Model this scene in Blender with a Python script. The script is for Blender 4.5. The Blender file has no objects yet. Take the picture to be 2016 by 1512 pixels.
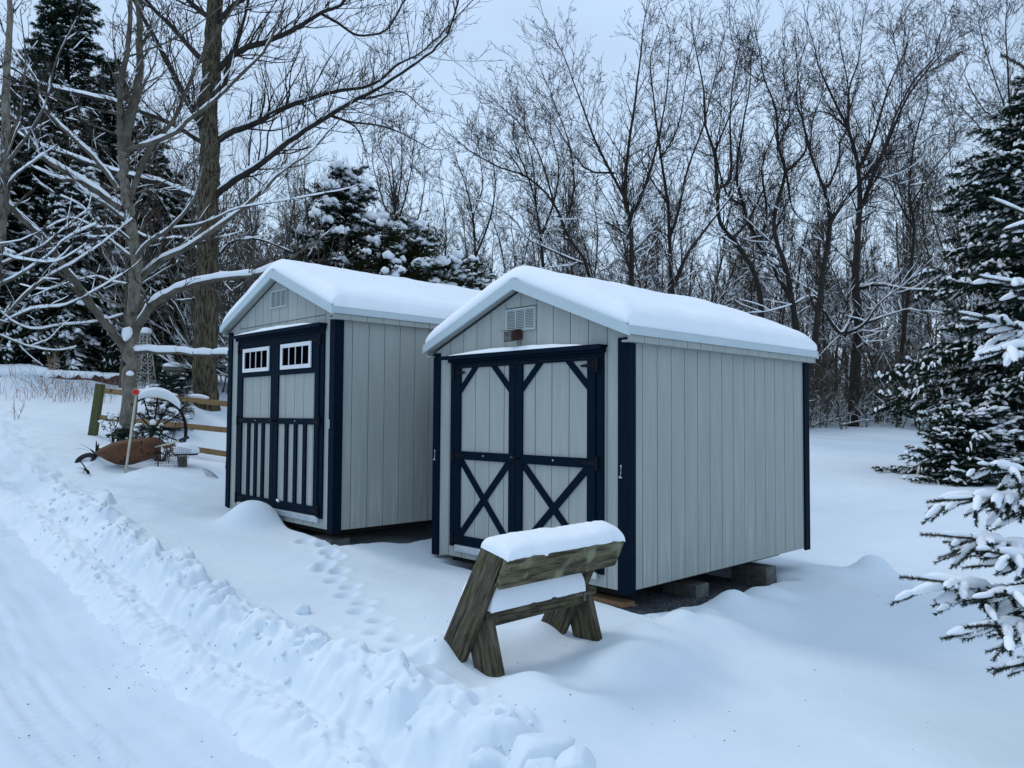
import bpy, math, random
import numpy as np
from mathutils import Vector, Matrix
from collections import defaultdict
R = math.radians
scene = bpy.context.scene
COL = scene.collection
rng = np.random.default_rng(7)

# ------------------------------------------------------------------ camera
FPX, PIT, ROL = 1525.2, 0.0414, 0.0063       # focal length in pixels of a 2016 wide frame, pitch, roll
cam_d = bpy.data.cameras.new('camera')
cam = bpy.data.objects.new('camera', cam_d); COL.objects.link(cam)
cam_d.sensor_width = 36; cam_d.lens = FPX / 2016 * 36
cam_d.clip_start = .05; cam_d.clip_end = 600
cam.matrix_world = Matrix.Rotation(math.pi/2 + PIT, 4, 'X') @ Matrix.Rotation(ROL, 4, 'Z')
scene.camera = cam

def at(px, py, Y):
    """point on the sight line of a photo pixel at forward distance Y (metres)"""
    du, dv = px-1008, py-756
    cr, sr = math.cos(ROL), math.sin(ROL)
    u = du*cr+dv*sr; v = -du*sr+dv*cr
    c, s = math.cos(PIT), math.sin(PIT)
    z = -v/FPX
    d = (u/FPX, c-z*s, s+z*c)
    k = Y/d[1]
    return Vector((d[0]*k, Y, d[2]*k))

# ------------------------------------------------------------------ object helpers
def tag(o, label=None, cat=None, group=None, kind=None):
    if label: o['label'] = label
    if cat: o['category'] = cat
    if group: o['group'] = group
    if kind: o['kind'] = kind
    return o
def empty(name, loc, rz=0, **k):
    o = bpy.data.objects.new(name, None); COL.objects.link(o)
    o.empty_display_size = .2
    o.location = loc; o.rotation_euler = (0, 0, rz)
    return tag(o, **k)
def mesh_obj(name, V, F4=None, F3=None, mats=(), parent=None, smooth=True, midx=None, polys=None):
    me = bpy.data.meshes.new(name)
    V = np.asarray(V, dtype=np.float32).reshape(-1, 3)
    if polys is not None:
        me.from_pydata(V.tolist(), [], polys)
    else:
        n4 = 0 if F4 is None else len(F4); n3 = 0 if F3 is None else len(F3)
        me.vertices.add(len(V)); me.vertices.foreach_set('co', V.ravel())
        li = []
        if n4: li.append(np.asarray(F4, dtype=np.int32).ravel())
        if n3: li.append(np.asarray(F3, dtype=np.int32).ravel())
        li = np.concatenate(li)
        me.loops.add(len(li)); me.loops.foreach_set('vertex_index', li)
        st = np.concatenate([np.arange(n4)*4, n4*4+np.arange(n3)*3]).astype(np.int32)
        me.polygons.add(n4+n3); me.polygons.foreach_set('loop_start', st)
        me.update(calc_edges=True)
    if midx is not None: me.polygons.foreach_set('material_index', np.asarray(midx, dtype=np.int32))
    me.polygons.foreach_set('use_smooth', np.full(len(me.polygons), bool(smooth)))
    for m in (mats if isinstance(mats, (list, tuple)) else [mats]): me.materials.append(m)
    me.validate(); me.update()
    o = bpy.data.objects.new(name, me); COL.objects.link(o)
    if parent: o.parent = parent
    return o

class MB:
    """collects solid pieces and links them as one mesh"""
    def __init__(s): s.v = []; s.f = []
    def add(s, vs, fs):
        n = len(s.v); s.v += [tuple(v) for v in vs]; s.f += [tuple(i+n for i in f) for f in fs]; return s
    def box(s, x0, x1, y0, y1, z0, z1):
        x0, x1 = sorted((x0, x1)); y0, y1 = sorted((y0, y1)); z0, z1 = sorted((z0, z1))
        return s.add([(x0,y0,z0),(x1,y0,z0),(x1,y1,z0),(x0,y1,z0),(x0,y0,z1),(x1,y0,z1),(x1,y1,z1),(x0,y1,z1)],
                     [(0,3,2,1),(4,5,6,7),(0,1,5,4),(1,2,6,5),(2,3,7,6),(3,0,4,7)])
    def prism(s, pts, d0, d1, axis='y'):
        n = len(pts)
        def P(p, d): return (p[0], d, p[1]) if axis == 'y' else ((d, p[0], p[1]) if axis == 'x' else (p[0], p[1], d))
        a = [P(p, d0) for p in pts]; b = [P(p, d1) for p in pts]
        return s.add(a+b, [tuple(range(n))[::-1], tuple(range(n, 2*n))]+[(i, (i+1) % n, n+(i+1) % n, n+i) for i in range(n)])
    def bar(s, p, q, w, t, nrm=(0,-1,0)):
        """board from p to q, width w in the plane, thickness t along nrm"""
        p, q, nrm = Vector(p), Vector(q), Vector(nrm).normalized()
        d = (q-p).normalized(); sd = d.cross(nrm).normalized()*w/2; nn = nrm*t
        vs = [p-sd, p+sd, q+sd, q-sd, p-sd+nn, p+sd+nn, q+sd+nn, q-sd+nn]
        return s.add(vs, [(0,1,2,3),(7,6,5,4),(0,4,5,1),(1,5,6,2),(2,6,7,3),(3,7,4,0)])
    def tube(s, pts, r, k=8, cap=True):
        pts = [Vector(p) for p in pts]; n = len(pts)
        if not isinstance(r, (list, tuple)): r = [r]*n
        vs = []; up = Vector((0,0,1))
        for i, p in enumerate(pts):
            t = (pts[min(i+1,n-1)]-pts[max(i-1,0)]).normalized()
            u = t.cross(up)
            if u.length < .1: u = t.cross(Vector((1,0,0)))
            u.normalize(); w = u.cross(t)
            for j in range(k):
                a = 2*math.pi*j/k; vs.append(p+(u*math.cos(a)+w*math.sin(a))*r[i])
        fs = [(i*k+j, i*k+(j+1) % k, (i+1)*k+(j+1) % k, (i+1)*k+j) for i in range(n-1) for j in range(k)]
        if cap: fs += [tuple(range(k))[::-1], tuple(range((n-1)*k, n*k))]
        return s.add(vs, fs)
    def disc(s, c, nrm, r, t, k=20):
        c, nrm = Vector(c), Vector(nrm).normalized()
        return s.tube([c-nrm*t/2, c+nrm*t/2], r, k)
    def build(s, name, mat, parent=None, smooth=False, bevel=0, off=None, **k):
        V = np.array(s.v, dtype=float)
        if off is not None: V = V-np.array(off)
        o = mesh_obj(name, V, polys=s.f, mats=mat, parent=parent, smooth=smooth)
        if bevel:
            m = o.modifiers.new('edge', 'BEVEL'); m.width = bevel; m.segments = 2; m.limit_method = 'ANGLE'; m.angle_limit = R(40)
        return tag(o, **k)

class Tubes:
    """thousands of tapered twigs in one mesh"""
    def __init__(s): s.ch = defaultdict(list)
    def add(s, pts, rad, k=4): s.ch[(len(pts), k)].append((pts, rad))
    def arrays(s, mi=0):
        Vs, Fs = [], []; off = 0
        for (n, k), lst in s.ch.items():
            P = np.array([c[0] for c in lst], dtype=float); Rr = np.array([c[1] for c in lst], dtype=float); m = len(lst)
            T = np.gradient(P, axis=1); T /= np.linalg.norm(T, axis=2, keepdims=True)+1e-9
            mz = np.abs(T[:, :, 2]).mean(axis=1)
            ref = np.where(mz[:, None] < .85, np.array([0,0,1.]), np.array([1.,0,0]))[:, None, :]
            U = np.cross(T, ref); U /= np.linalg.norm(U, axis=2, keepdims=True)+1e-9
            W = np.cross(U, T)
            a = np.arange(k)*2*math.pi/k+.3
            ring = P[:, :, None, :]+Rr[:, :, None, None]*(np.cos(a)[None, None, :, None]*U[:, :, None, :]+np.sin(a)[None, None, :, None]*W[:, :, None, :])
            Vs.append(ring.reshape(-1, 3))
            base = (np.arange(m)*n*k)[:, None, None]; i = (np.arange(n-1)*k)[None, :, None]; j = np.arange(k)[None, None, :]; j2 = (j+1) % k
            f = np.stack([base+i+j, base+i+j2, base+i+k+j2, base+i+k+j], axis=-1).reshape(-1, 4)+off
            Fs.append(f); off += m*n*k
        return np.concatenate(Vs), np.concatenate(Fs)
    def build(s, name, mat, parent=None, off=(0,0,0), **k):
        if not s.ch: return None
        V, F = s.arrays()
        o = mesh_obj(name, V-np.array(off), F4=F, mats=mat, parent=parent)
        return tag(o, **k)

# ------------------------------------------------------------------ materials
def mat(name, col, rough=.8, bump=0, bscale=30, col2=None, cscale=5, stretch=(1,1,1), metal=0, detail=5, coord='Object', spots=None, spec=.3, contrast=(.35,.65)):
    m = bpy.data.materials.new(name); m.use_nodes = True
    nt = m.node_tree; N = nt.nodes; L = nt.links; b = N['Principled BSDF']
    b.inputs['Roughness'].default_value = rough; b.inputs['Metallic'].default_value = metal
    b.inputs['Specular IOR Level'].default_value = spec
    b.inputs['Base Color'].default_value = (*col, 1)
    tc = N.new('ShaderNodeTexCoord'); mp = N.new('ShaderNodeMapping'); L.new(tc.outputs[coord], mp.inputs[0]); mp.inputs['Scale'].default_value = stretch
    out = None
    if col2:
        n = N.new('ShaderNodeTexNoise'); n.inputs['Scale'].default_value = cscale; n.inputs['Detail'].default_value = detail; n.inputs['Roughness'].default_value = .65
        L.new(mp.outputs[0], n.inputs['Vector'])
        r = N.new('ShaderNodeValToRGB'); r.color_ramp.elements[0].position = contrast[0]; r.color_ramp.elements[1].position = contrast[1]
        r.color_ramp.elements[0].color = (*col, 1); r.color_ramp.elements[1].color = (*col2, 1)
        L.new(n.outputs[0], r.inputs[0]); out = r.outputs[0]
        if spots:   # (colour, scale, lo, hi)
            n2 = N.new('ShaderNodeTexNoise'); n2.inputs['Scale'].default_value = spots[1]; n2.inputs['Detail'].default_value = 4
            L.new(tc.outputs[coord], n2.inputs['Vector'])
            r2 = N.new('ShaderNodeMapRange'); r2.inputs[1].default_value = spots[2]; r2.inputs[2].default_value = spots[3]
            L.new(n2.outputs[0], r2.inputs[0])
            mx = N.new('ShaderNodeMix'); mx.data_type = 'RGBA'; L.new(r2.outputs[0], mx.inputs[0]); L.new(out, mx.inputs[6]); mx.inputs[7].default_value = (*spots[0], 1)
            out = mx.outputs[2]
        L.new(out, b.inputs['Base Color'])
    if bump:
        n = N.new('ShaderNodeTexNoise'); n.inputs['Scale'].default_value = bscale; n.inputs['Detail'].default_value = 6
        L.new(mp.outputs[0], n.inputs['Vector'])
        bp = N.new('ShaderNodeBump'); bp.inputs['Strength'].default_value = min(1, bump*20); bp.inputs['Distance'].default_value = bump
        L.new(n.outputs[0], bp.inputs['Height']); L.new(bp.outputs[0], b.inputs['Normal'])
    return m
M = {}
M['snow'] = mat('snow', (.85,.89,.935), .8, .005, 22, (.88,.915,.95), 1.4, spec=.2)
M['dimmed_field_snow'] = mat('dimmed_field_snow', (.675,.76,.835), .8, .011, 30, (.745,.82,.88), .7, spec=.2)  # base colour darker than roof snow, standing in for dimmer light on the ground
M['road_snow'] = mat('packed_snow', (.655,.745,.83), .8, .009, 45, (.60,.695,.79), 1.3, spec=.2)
M['siding'] = mat('painted_siding', (.315,.338,.318), .65, .0018, 14, (.355,.38,.356), 2.2, stretch=(3,3,.35), spec=.25, contrast=(.3,.7))
def streak(m, col, lo, hi):
    nt = m.node_tree; N = nt.nodes; L = nt.links; b = N['Principled BSDF']; src = b.inputs['Base Color'].links[0].from_socket
    tc = N.new('ShaderNodeTexCoord'); mp = N.new('ShaderNodeMapping'); mp.inputs['Scale'].default_value = (9, 9, .7); L.new(tc.outputs['Object'], mp.inputs[0])
    n = N.new('ShaderNodeTexNoise'); n.inputs['Scale'].default_value = 2.4; n.inputs['Detail'].default_value = 6; L.new(mp.outputs[0], n.inputs['Vector'])
    sp = N.new('ShaderNodeSeparateXYZ'); L.new(tc.outputs['Object'], sp.inputs[0])
    mr = N.new('ShaderNodeMapRange'); mr.inputs[1].default_value = lo; mr.inputs[2].default_value = hi; L.new(n.outputs[0], mr.inputs[0])
    mz = N.new('ShaderNodeMapRange'); mz.inputs[1].default_value = .9; mz.inputs[2].default_value = 0; mz.inputs[3].default_value = .35; L.new(sp.outputs['Z'], mz.inputs[0])
    mu = N.new('ShaderNodeMath'); mu.operation = 'MULTIPLY'; L.new(mr.outputs[0], mu.inputs[0]); L.new(mz.outputs[0], mu.inputs[1])
    mx = N.new('ShaderNodeMix'); mx.data_type = 'RGBA'; L.new(mu.outputs[0], mx.inputs[0]); L.new(src, mx.inputs[6]); mx.inputs[7].default_value = (*col, 1); L.new(mx.outputs[2], b.inputs['Base Color'])
streak(M['siding'], (.45,.47,.45), .5, .72)
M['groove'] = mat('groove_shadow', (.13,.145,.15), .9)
M['navy'] = mat('navy_paint', (.0015,.0075,.017), .6, .0015, 25, (.0028,.0105,.022), 6, stretch=(6,6,1), spec=.04)
M['white'] = mat('white_paint', (.74,.76,.77), .5, .001, 20, (.68,.7,.72), 5)
M['metal_roof'] = mat('pale_metal_trim', (.44,.53,.56), .4, .001, 6, (.48,.57,.60), 3, metal=.15, spec=.5)
M['alu'] = mat('aluminium', (.62,.66,.68), .35, .001, 10, (.5,.54,.56), 12, metal=.6)
M['vent'] = mat('vent_plastic', (.40,.45,.44), .5, .0005, 30, (.42,.47,.46), 5)
M['dark'] = mat('dark_iron', (.004,.005,.008), .6, .001, 40, (.009,.010,.014), 20, spec=.1)
M['glass'] = mat('window_glass', (.0008,.0012,.0018), .35, 0, 5, (.002,.003,.004), 3, spec=.0)
M['lampbrown'] = mat('brown_lamp_paint', (.035,.018,.012), .45, .001, 30, (.06,.03,.02), 20)
M['lens'] = mat('lamp_lens', (.06,.055,.055), .3, .001, 80, (.16,.15,.15), 40, spec=.2)
M['floorwood'] = mat('raw_timber', (.20,.115,.06), .8, .002, 20, (.30,.18,.10), 8, stretch=(1,6,6))
M['joist'] = mat('floor_joist_shade', (.012,.010,.008), .95, .002, 20, (.02,.016,.012), 8)  # near black: the shadow under the sheds is put into the timber colour
M['concrete'] = mat('concrete_block', (.085,.09,.085), .9, .004, 60, (.15,.155,.15), 14)
M['gravel'] = mat('gravel', (.025,.03,.036), .85, .01, 70, (.16,.175,.19), 45, contrast=(.42,.7))
M['bench'] = mat('weathered_timber', (.016,.014,.009), .85, .008, 14, (.145,.125,.082), 5.5, stretch=(1,12,12), spots=((.060,.060,.016), 6, .56, .74), contrast=(.38,.68))
M['benchmoss'] = mat('mossy_timber', (.022,.019,.009), .85, .008, 12, (.165,.145,.085), 4, stretch=(1,9,9), spots=((.24,.23,.15), 7, .56, .70), contrast=(.36,.66))
M['rail'] = mat('pine_rail', (.21,.13,.055), .8, .003, 10, (.33,.22,.11), 5, stretch=(1,9,9), spots=((.09,.06,.03), 9, .62, .7))
M['post'] = mat('green_post', (.055,.062,.022), .85, .004, 12, (.11,.12,.05), 6, stretch=(6,6,1))
M['rust'] = mat('rusty_steel', (.075,.032,.017), .75, .003, 30, (.14,.058,.028), 7, spots=((.02,.010,.008), 3.5, .60, .64))
M['pole'] = mat('stake_fibreglass', (.55,.54,.42), .5, .001, 30, (.45,.43,.33), 8)
M['red'] = mat('red_reflector', (.55,.012,.006), .3, .001, 200, (.62,.02,.01), 60)
M['bark'] = mat('grey_bark', (.10,.088,.068), .95, .012, 14, (.23,.205,.165), 5, stretch=(3,3,1.4), spots=((.05,.045,.035), 8, .6, .68))
M['darktwig'] = mat('dark_twigs', (.020,.017,.015), .95, 0, 12, (.045,.038,.032), 3)
M['limb'] = mat('limb_bark', (.065,.057,.044), .95, .004, 14, (.145,.128,.10), 5)
M['bark2'] = mat('furrowed_bark', (.018,.014,.008), .95, .05, 9, (.13,.108,.066), 9, stretch=(3,3,.45), contrast=(.40,.60))
M['barkdark'] = mat('dark_bark', (.014,.012,.011), .95, .006, 12, (.040,.034,.027), 3, stretch=(2,2,.8))
M['barkbrown'] = mat('wood_edge_bark', (.035,.030,.024), .95, .006, 12, (.095,.079,.061), 2, stretch=(2,2,.6))
M['twig'] = mat('fine_twigs', (.022,.018,.017), .95, 0, 12, (.045,.037,.033), 2)
M['twiglight'] = mat('grey_twigs', (.08,.07,.055), .95, 0, 12, (.135,.12,.095), 2)
M['needle'] = mat('spruce_needles', (.007,.017,.011), .8, 0, 12, (.018,.034,.019), 1.3, spec=.05)
M['needle2'] = mat('cedar_foliage', (.014,.022,.010), .8, 0, 12, (.040,.042,.016), 1.8, spec=.05)
M['needle3'] = mat('blue_green_needles', (.008,.018,.016), .8, 0, 12, (.02,.036,.028), 6, spec=.08)
M['sprucetwig'] = mat('spruce_twig', (.05,.042,.026), .9, 0, 12, (.085,.07,.04), 6)
M['leaf'] = mat('evergreen_leaf', (.012,.026,.012), .5, 0, 12, (.03,.05,.018), 8)
M['deadleaf'] = mat('dead_leaf', (.10,.032,.012), .8, 0, 12, (.16,.06,.025), 9)
M['grass'] = mat('dry_grass', (.26,.17,.12), .9, 0, 12, (.40,.31,.21), 4)
M['redgrass'] = mat('reddish_dry_stems', (.26,.13,.10), .9, 0, 12, (.36,.24,.18), 4)
M['wire'] = mat('rusty_wire', (.09,.075,.07), .6, 0, 12, (.15,.12,.1), 9, metal=.4)
M['rubber'] = mat('rubber', (.012,.013,.016), .6, .001, 60, (.02,.021,.024), 20)
M['tarp'] = mat('green_tarp', (.02,.03,.016), .7, .006, 6, (.035,.046,.025), 4)
M['timberwall'] = mat('old_wall_timber', (.05,.024,.02), .9, .005, 10, (.10,.05,.038), 4, stretch=(1,6,6))
M['whitemetal'] = mat('white_painted_metal', (.5,.5,.47), .5, .001, 30, (.42,.42,.38), 9)
M['stone'] = mat('field_stone', (.09,.09,.075), .9, .01, 12, (.16,.155,.13), 5)

# ------------------------------------------------------------------ noise
_perm = rng.permutation(512); _perm = np.concatenate([_perm, _perm])
_g = rng.normal(size=(512, 2)); _g /= np.linalg.norm(_g, axis=1, keepdims=True)
def perlin(x, y):
    xi = np.floor(x).astype(int); yi = np.floor(y).astype(int); xf = x-xi; yf = y-yi
    def g(ix, iy, dx, dy):
        h = _perm[(_perm[ix & 511]+iy) & 511]
        return _g[h, 0]*dx+_g[h, 1]*dy
    u = xf**3*(xf*(xf*6-15)+10); v = yf**3*(yf*(yf*6-15)+10)
    a = g(xi, yi, xf, yf); b = g(xi+1, yi, xf-1, yf); c = g(xi, yi+1, xf, yf-1); d = g(xi+1, yi+1, xf-1, yf-1)
    return (a*(1-u)+b*u)*(1-v)+(c*(1-u)+d*u)*v
def fbm(x, y, o=4, f=1., g=.5):
    r = 0; a = 1
    for i in range(o): r = r+a*perlin(x*f+i*17.3, y*f-i*9.1); f *= 2; a *= g
    return r
def sstep(a, b, x): t = np.clip((x-a)/(b-a), 0, 1); return t*t*(3-2*t)

# ------------------------------------------------------------------ terrain (snow field, driveway, plough bank)
A1 = .8024; A2 = .8012
S1 = Vector((.8933, 5.9972, -1.3436)); S2 = Vector((-1.7629, 7.706, -1.1453))
CT = [(902,1325,4.33),(1117,1270,5.05),(1237,1192,6.05),(1400,1168,6.9),(1530,1130,7.85),(1600,1112,8.6),(1500,1150,7.3),(870,1096,7.7),(1010,1148,6.7),
      (658,1060,7.7),(560,1030,8.5),(448,1000,9.4),(857,1050,8.6),(245,935,11),(330,925,11),(120,930,11),(255,885,12.2),(183,852,14),(300,884,13.7),(430,910,13.7),(405,810,17),(100,800,16.5),
      (0,760,20),(200,757,20),(1650,845,30),(1850,950,14.5),(1700,960,14),(1700,900,20),(2016,1400,4.6),(1500,1500,3.6),(1250,1440,3.9),(2016,1180,7.0),(1720,1140,8.6),
      (1990,1000,11),(1850,1060,10),(700,1250,5.2),(560,1120,7),(300,985,9.2),(840,1420,3.9),(1650,1350,4.8)]
cp = [tuple(at(*c)) for c in CT]
cp += [(0,0,-1.5),(3,0,-1.75),(-4,0,-1.6),(6,3,-1.85),(-8,4,-1.45),(-9,9,-1.0),(-14,14,-.4),(-1,22,-.3),(2,15,-1.1),(-16,27,1.25),(-5,27,.9),(3,30,.1),(24,30,-.2),(16,16,-1.2),
       (-22,22,1.0),(15,45,1.4),(25,60,3.5),(0,60,3.6),(-25,60,4),(50,60,3.5),(-60,60,5),(0,110,7),(80,110,6),(-80,110,8),(40,20,-.8),(60,0,-1),(-40,10,.5),(-50,-20,0),(20,-25,-1.8),(0,-30,-1.5),(50,-30,-1.5),(5.5,13,-1.45)]
cp = np.array(cp)
def _k(r): return np.where(r > 1e-9, r*r*np.log(r+1e-12), 0)
_D = np.linalg.norm(cp[:, None, :2]-cp[None, :, :2], axis=2)
_n = len(cp); _A = np.zeros((_n+3, _n+3)); _A[:_n, :_n] = _k(_D)+np.eye(_n)*.12
_A[:_n, _n] = 1; _A[:_n, _n+1:] = cp[:, :2]; _A[_n:, :_n] = _A[:_n, _n:].T
_W = np.linalg.solve(_A, np.concatenate([cp[:, 2], np.zeros(3)]))
def zbase(x, y):
    x = np.asarray(x, float); y = np.asarray(y, float); z = _W[_n]+_W[_n+1]*x+_W[_n+2]*y
    for i in range(_n):
        z = z+_W[i]*_k(np.hypot(x-cp[i, 0], y-cp[i, 1]))
    return z
ND = np.array((.739, .674)); TD = np.array((-.674, .739))     # across / along the driveway
def bump_at(px, py, Y, rad, h, asp=1, rot=0):
    p = at(px, py, Y); return (p.x, p.y, rad, h, asp, rot)
BUMPS = [bump_at(500,1046,8.35,.24,.24,1.2,.3), bump_at(460,1045,8.5,.4,.05,1,0), bump_at(1722,1150,8.3,.17,.19,1.4,.6), bump_at(1690,1165,8.2,.45,.10,1.6,.4), bump_at(1560,1175,7.1,.5,.05),
         bump_at(1480,1190,6.3,.3,.11,1.3,.6), bump_at(1400,1225,5.6,.26,.11,1.4,.5), bump_at(1300,1260,5.1,.30,.09,1.3,.7), bump_at(1220,1300,4.7,.22,.10,1.3,.5),
         bump_at(1200,1250,5.2,.25,.04), bump_at(1030,1380,4.1,.30,.06,1.5,.5), bump_at(1060,1440,3.7,.3,.05,1.4,.4), bump_at(1350,1330,4.6,.3,.03), bump_at(1390,1345,4.4,.2,-.03),
         bump_at(1130,1350,4.2,.14,-.04), bump_at(866,1265,4.75,.15,.10), bump_at(1076,1240,5.34,.16,.06), bump_at(990,1310,4.40,.10,.02), bump_at(1080,1265,4.85,.35,-.035,1.6,.8), bump_at(935,1330,4.32,.24,-.075), bump_at(285,925,10.9,.30,.03,1.6,0), bump_at(290,935,11.0,.2,.03),
         bump_at(235,890,11.8,.35,.18), bump_at(310,762,18,.5,.35), bump_at(340,770,17,.6,.15), bump_at(60,765,19.6,1.2,.16), bump_at(160,775,19.4,.5,.14), bump_at(20,765,19.4,.7,.14), bump_at(1335,1236,5.55,.13,.06), bump_at(1392,1212,5.9,.13,.06), bump_at(1440,1192,6.3,.13,.07), bump_at(1500,1172,6.8,.16,.07), bump_at(1270,1262,5.2,.13,.05), bump_at(1345,1300,4.9,.2,.045), bump_at(1130,1400,4.0,.22,.06,1.6,.6), bump_at(1010,1345,4.2,.16,.05,1.5,.4), bump_at(1540,1180,6.8,.12,.04), bump_at(230,905,12.3,.3,.10)]
FEET = [(640,1072),(648,1088),(660,1098),(641,1112),(668,1126),(660,1143),(690,1156),(682,1172),(716,1188),(708,1204),(748,1222),(742,1244),(786,1258),(778,1284),(826,1300),(846,1336),(880,1352),(915,1376),(600,1066),(634,1120)]
FEETP = []
def smooth_field(x, y):
    """snow surface without the bank"""
    z = zbase(x, y)
    s = ND[0]*x+ND[1]*y; t = TD[0]*x+TD[1]*y
    nf = 1-sstep(8, 16, np.hypot(x, y)); z = z+.032*fbm(x*.55, y*.55, 3)+.010*fbm(x*1.9, y*1.9, 3)+nf*.0022*fbm(x*9, y*14, 3)
    far = sstep(12, 30, np.hypot(x, y)); z = z+far*.35*fbm(x*.09+5, y*.09, 3)
    for (bx, by, rad, h, asp, rot) in BUMPS:
        dx = x-bx; dy = y-by; c, s_ = math.cos(rot), math.sin(rot)
        u = (dx*c+dy*s_)/asp; v = -dx*s_+dy*c
        q = (u*u+v*v)/(rad*rad)
        z = z+h*np.exp(-q**1.3)
    return z
for (fx, fy) in FEET:
    Yf = 6.5
    for _ in range(30):
        p = at(fx, fy, Yf); zb = float(smooth_field(np.array([p.x]), np.array([p.y]))[0]); Yf = .5*Yf+.5*Yf*zb/p.z
    FEETP.append((p.x, p.y))
def shed_local(x, y, S, A):
    dx = x-S.x; dy = y-S.y
    return -dx*math.cos(A)+dy*math.sin(A), dx*math.sin(A)+dy*math.cos(A)      # a (to the left), b (depth)
def ground(x, y):
    x = np.asarray(x, float); y = np.asarray(y, float)
    z = smooth_field(x, y)
    s = ND[0]*x+ND[1]*y; t = TD[0]*x+TD[1]*y
    w = .06*fbm(t*.9, t*0+3.3, 2)
    sd = s-w-np.clip(t-7, 0, 20)*.02
    # driveway cut
    road = 1-sstep(2.0, 2.30, sd)
    fade = 1-sstep(-3.2, -2.4, s)*0
    z = z-(.10*(1-sstep(1.72, 1.90, sd))+.12*(1-sstep(2.10, 2.25, sd)))*(1-sstep(22, 30, t))
    # wheel ruts on the packed snow
    for rc, ww, d in ((.62,.10,.022), (.95,.07,.018), (1.18,.035,.012), (1.42,.05,.014), (.30,.06,.012), (.42,.03,.010), (-.9,.2,.02), (-.4,.05,.01)):
        q = (sd-rc-.03*np.sin(t*.5))/ww
        z = z-d*np.exp(-q**4)*(1+.25*np.sin(t*70)*(np.abs(q) < .8))
    for rc_ in (.50, 1.12, -.6):
        c_ = sd-rc_-.04*np.sin(t*.45+rc_); q = np.abs(c_)
        z = z-.016*(1-sstep(.09, .11, q))+.020*np.exp(-((q-.125)/.018)**2)+.007*np.sin(t*88+40*c_)*(1-sstep(.08, .11, q))+.012*np.exp(-((q-.045)/.014)**2)
    z = z+(.004*fbm(x*9, y*9, 3)+.012*fbm(s*5, t*1.2, 3))*(1-sstep(1.6, 1.9, sd))
    # ploughed bank
    near = 1-sstep(6, 13, t)
    env = np.exp(-((sd-2.36)/.20)**2); env2 = np.exp(-((sd-1.93)/.13)**2)
    lum = np.abs(fbm(x*2.6, y*2.6, 4, 1, .55)); lum2 = np.abs(fbm(x*6+9, y*6, 3, 1, .6))
    z = z+(near*.65+.35*(1-sstep(15,24,t)))*env*(.035+.08*lum+.04*lum2)+near*env2*(.012+.07*lum2+.04*lum)
    z = z-near*.035*np.exp(-((sd-2.12)/.05)**2)
    # trampled edge beyond the bank, uphill
    z = z+sstep(8, 10, t)*(1-sstep(20, 26, t))*np.exp(-((sd-2.2)/.9)**2)*.06*fbm(x*3, y*3, 4)
    # foot prints
    for (fx, fy) in FEETP:
        q = np.hypot((x-fx), (y-fy)); m = q < .5
        if np.any(m): z = z-np.where(m, .060*np.exp(-(q/.066)**4)-.012*np.exp(-((q-.10)/.03)**2), 0)
    return z
def ground_sheds(x, y, z):
    for S, A, W, D, mr, mf, dz in ((S1, A1, 2.37, 2.60, .10, .02, .15), (S2, A2, 2.41, 3.05, .12, -.02, .16)):
        a, b = shed_local(x, y, S, A)
        wob = .09*fbm(b*2.2+3, b*0, 3)
        ins = sstep(-mr-.10+wob, -mr+.05+wob, a)*(1-sstep(W-.25, W-.1, a))*sstep(-.08+mf*0, .06, b)*(1-sstep(D-.25, D+.0, b))
        z = z-dz*ins
    return z
def gz(x, y):
    v = ground(np.array([x]), np.array([y])); v = ground_sheds(np.array([x]), np.array([y]), v)
    return float(v[0])

def axis_pts(segs):
    out = []
    for a, b, d0, d1 in segs:
        L = b-a; p = a; d = d0
        n = max(2, int(round(L/((d0+d1)/2)))); r = (d1/d0)**(1/max(1, n-1)); w = np.cumsum([d0*r**i for i in range(n)]); w = w/w[-1]*L
        out += [a]+(a+w[:-1]).tolist() if False else [a]+list(a+w[:-1])
    out.append(segs[-1][1]); return np.array(out)
sa = axis_pts([(-95,-14,6,1.2),(-14,-2,1.2,.08),(-2,1.5,.05,.03),(1.5,2.75,.0135,.0135),(2.75,7.5,.028,.04),(7.5,16,.045,.25),(16,130,.3,6)])
ta = axis_pts([(-80,-12,6,1.0),(-12,-1.2,.9,.05),(-1.2,0,.04,.02),(0,8,.0155,.022),(8,15,.024,.06),(15,35,.07,.5),(35,140,.6,6)])
SS, TT = np.meshgrid(sa, ta, indexing='ij')
GX = SS*ND[0]+TT*TD[0]; GY = SS*ND[1]+TT*TD[1]
GZ = ground(GX, GY)
# clods thrown up by the plough, stamped on the bank
rc = np.random.default_rng(21)
def stamp(s0, t0, r, hz, sharp=2.0, asp=1., rot=0., tilt=0.):
    i0, i1 = np.searchsorted(sa, [s0-r*1.3, s0+r*1.3]); j0, j1 = np.searchsorted(ta, [t0-r*1.3, t0+r*1.3])
    if i1-i0 < 2 or j1-j0 < 2: return
    ds = SS[i0:i1, j0:j1]-s0; dt = TT[i0:i1, j0:j1]-t0
    c, s_ = math.cos(rot), math.sin(rot); u = (ds*c+dt*s_)/asp; v = (-ds*s_+dt*c)*asp
    q = np.sqrt(u*u+v*v)/r; q = q*(1+.22*perlin(u/r*1.6+s0*9, v/r*1.6+t0*7))
    base = np.median(GZ[i0:i1, j0:j1])
    h = base+hz*(1-np.clip(q, 0, 1)**sharp)+tilt*u
    GZ[i0:i1, j0:j1] = np.where(q < 1, np.maximum(GZ[i0:i1, j0:j1], h), GZ[i0:i1, j0:j1])
G0 = GZ.copy()
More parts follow.
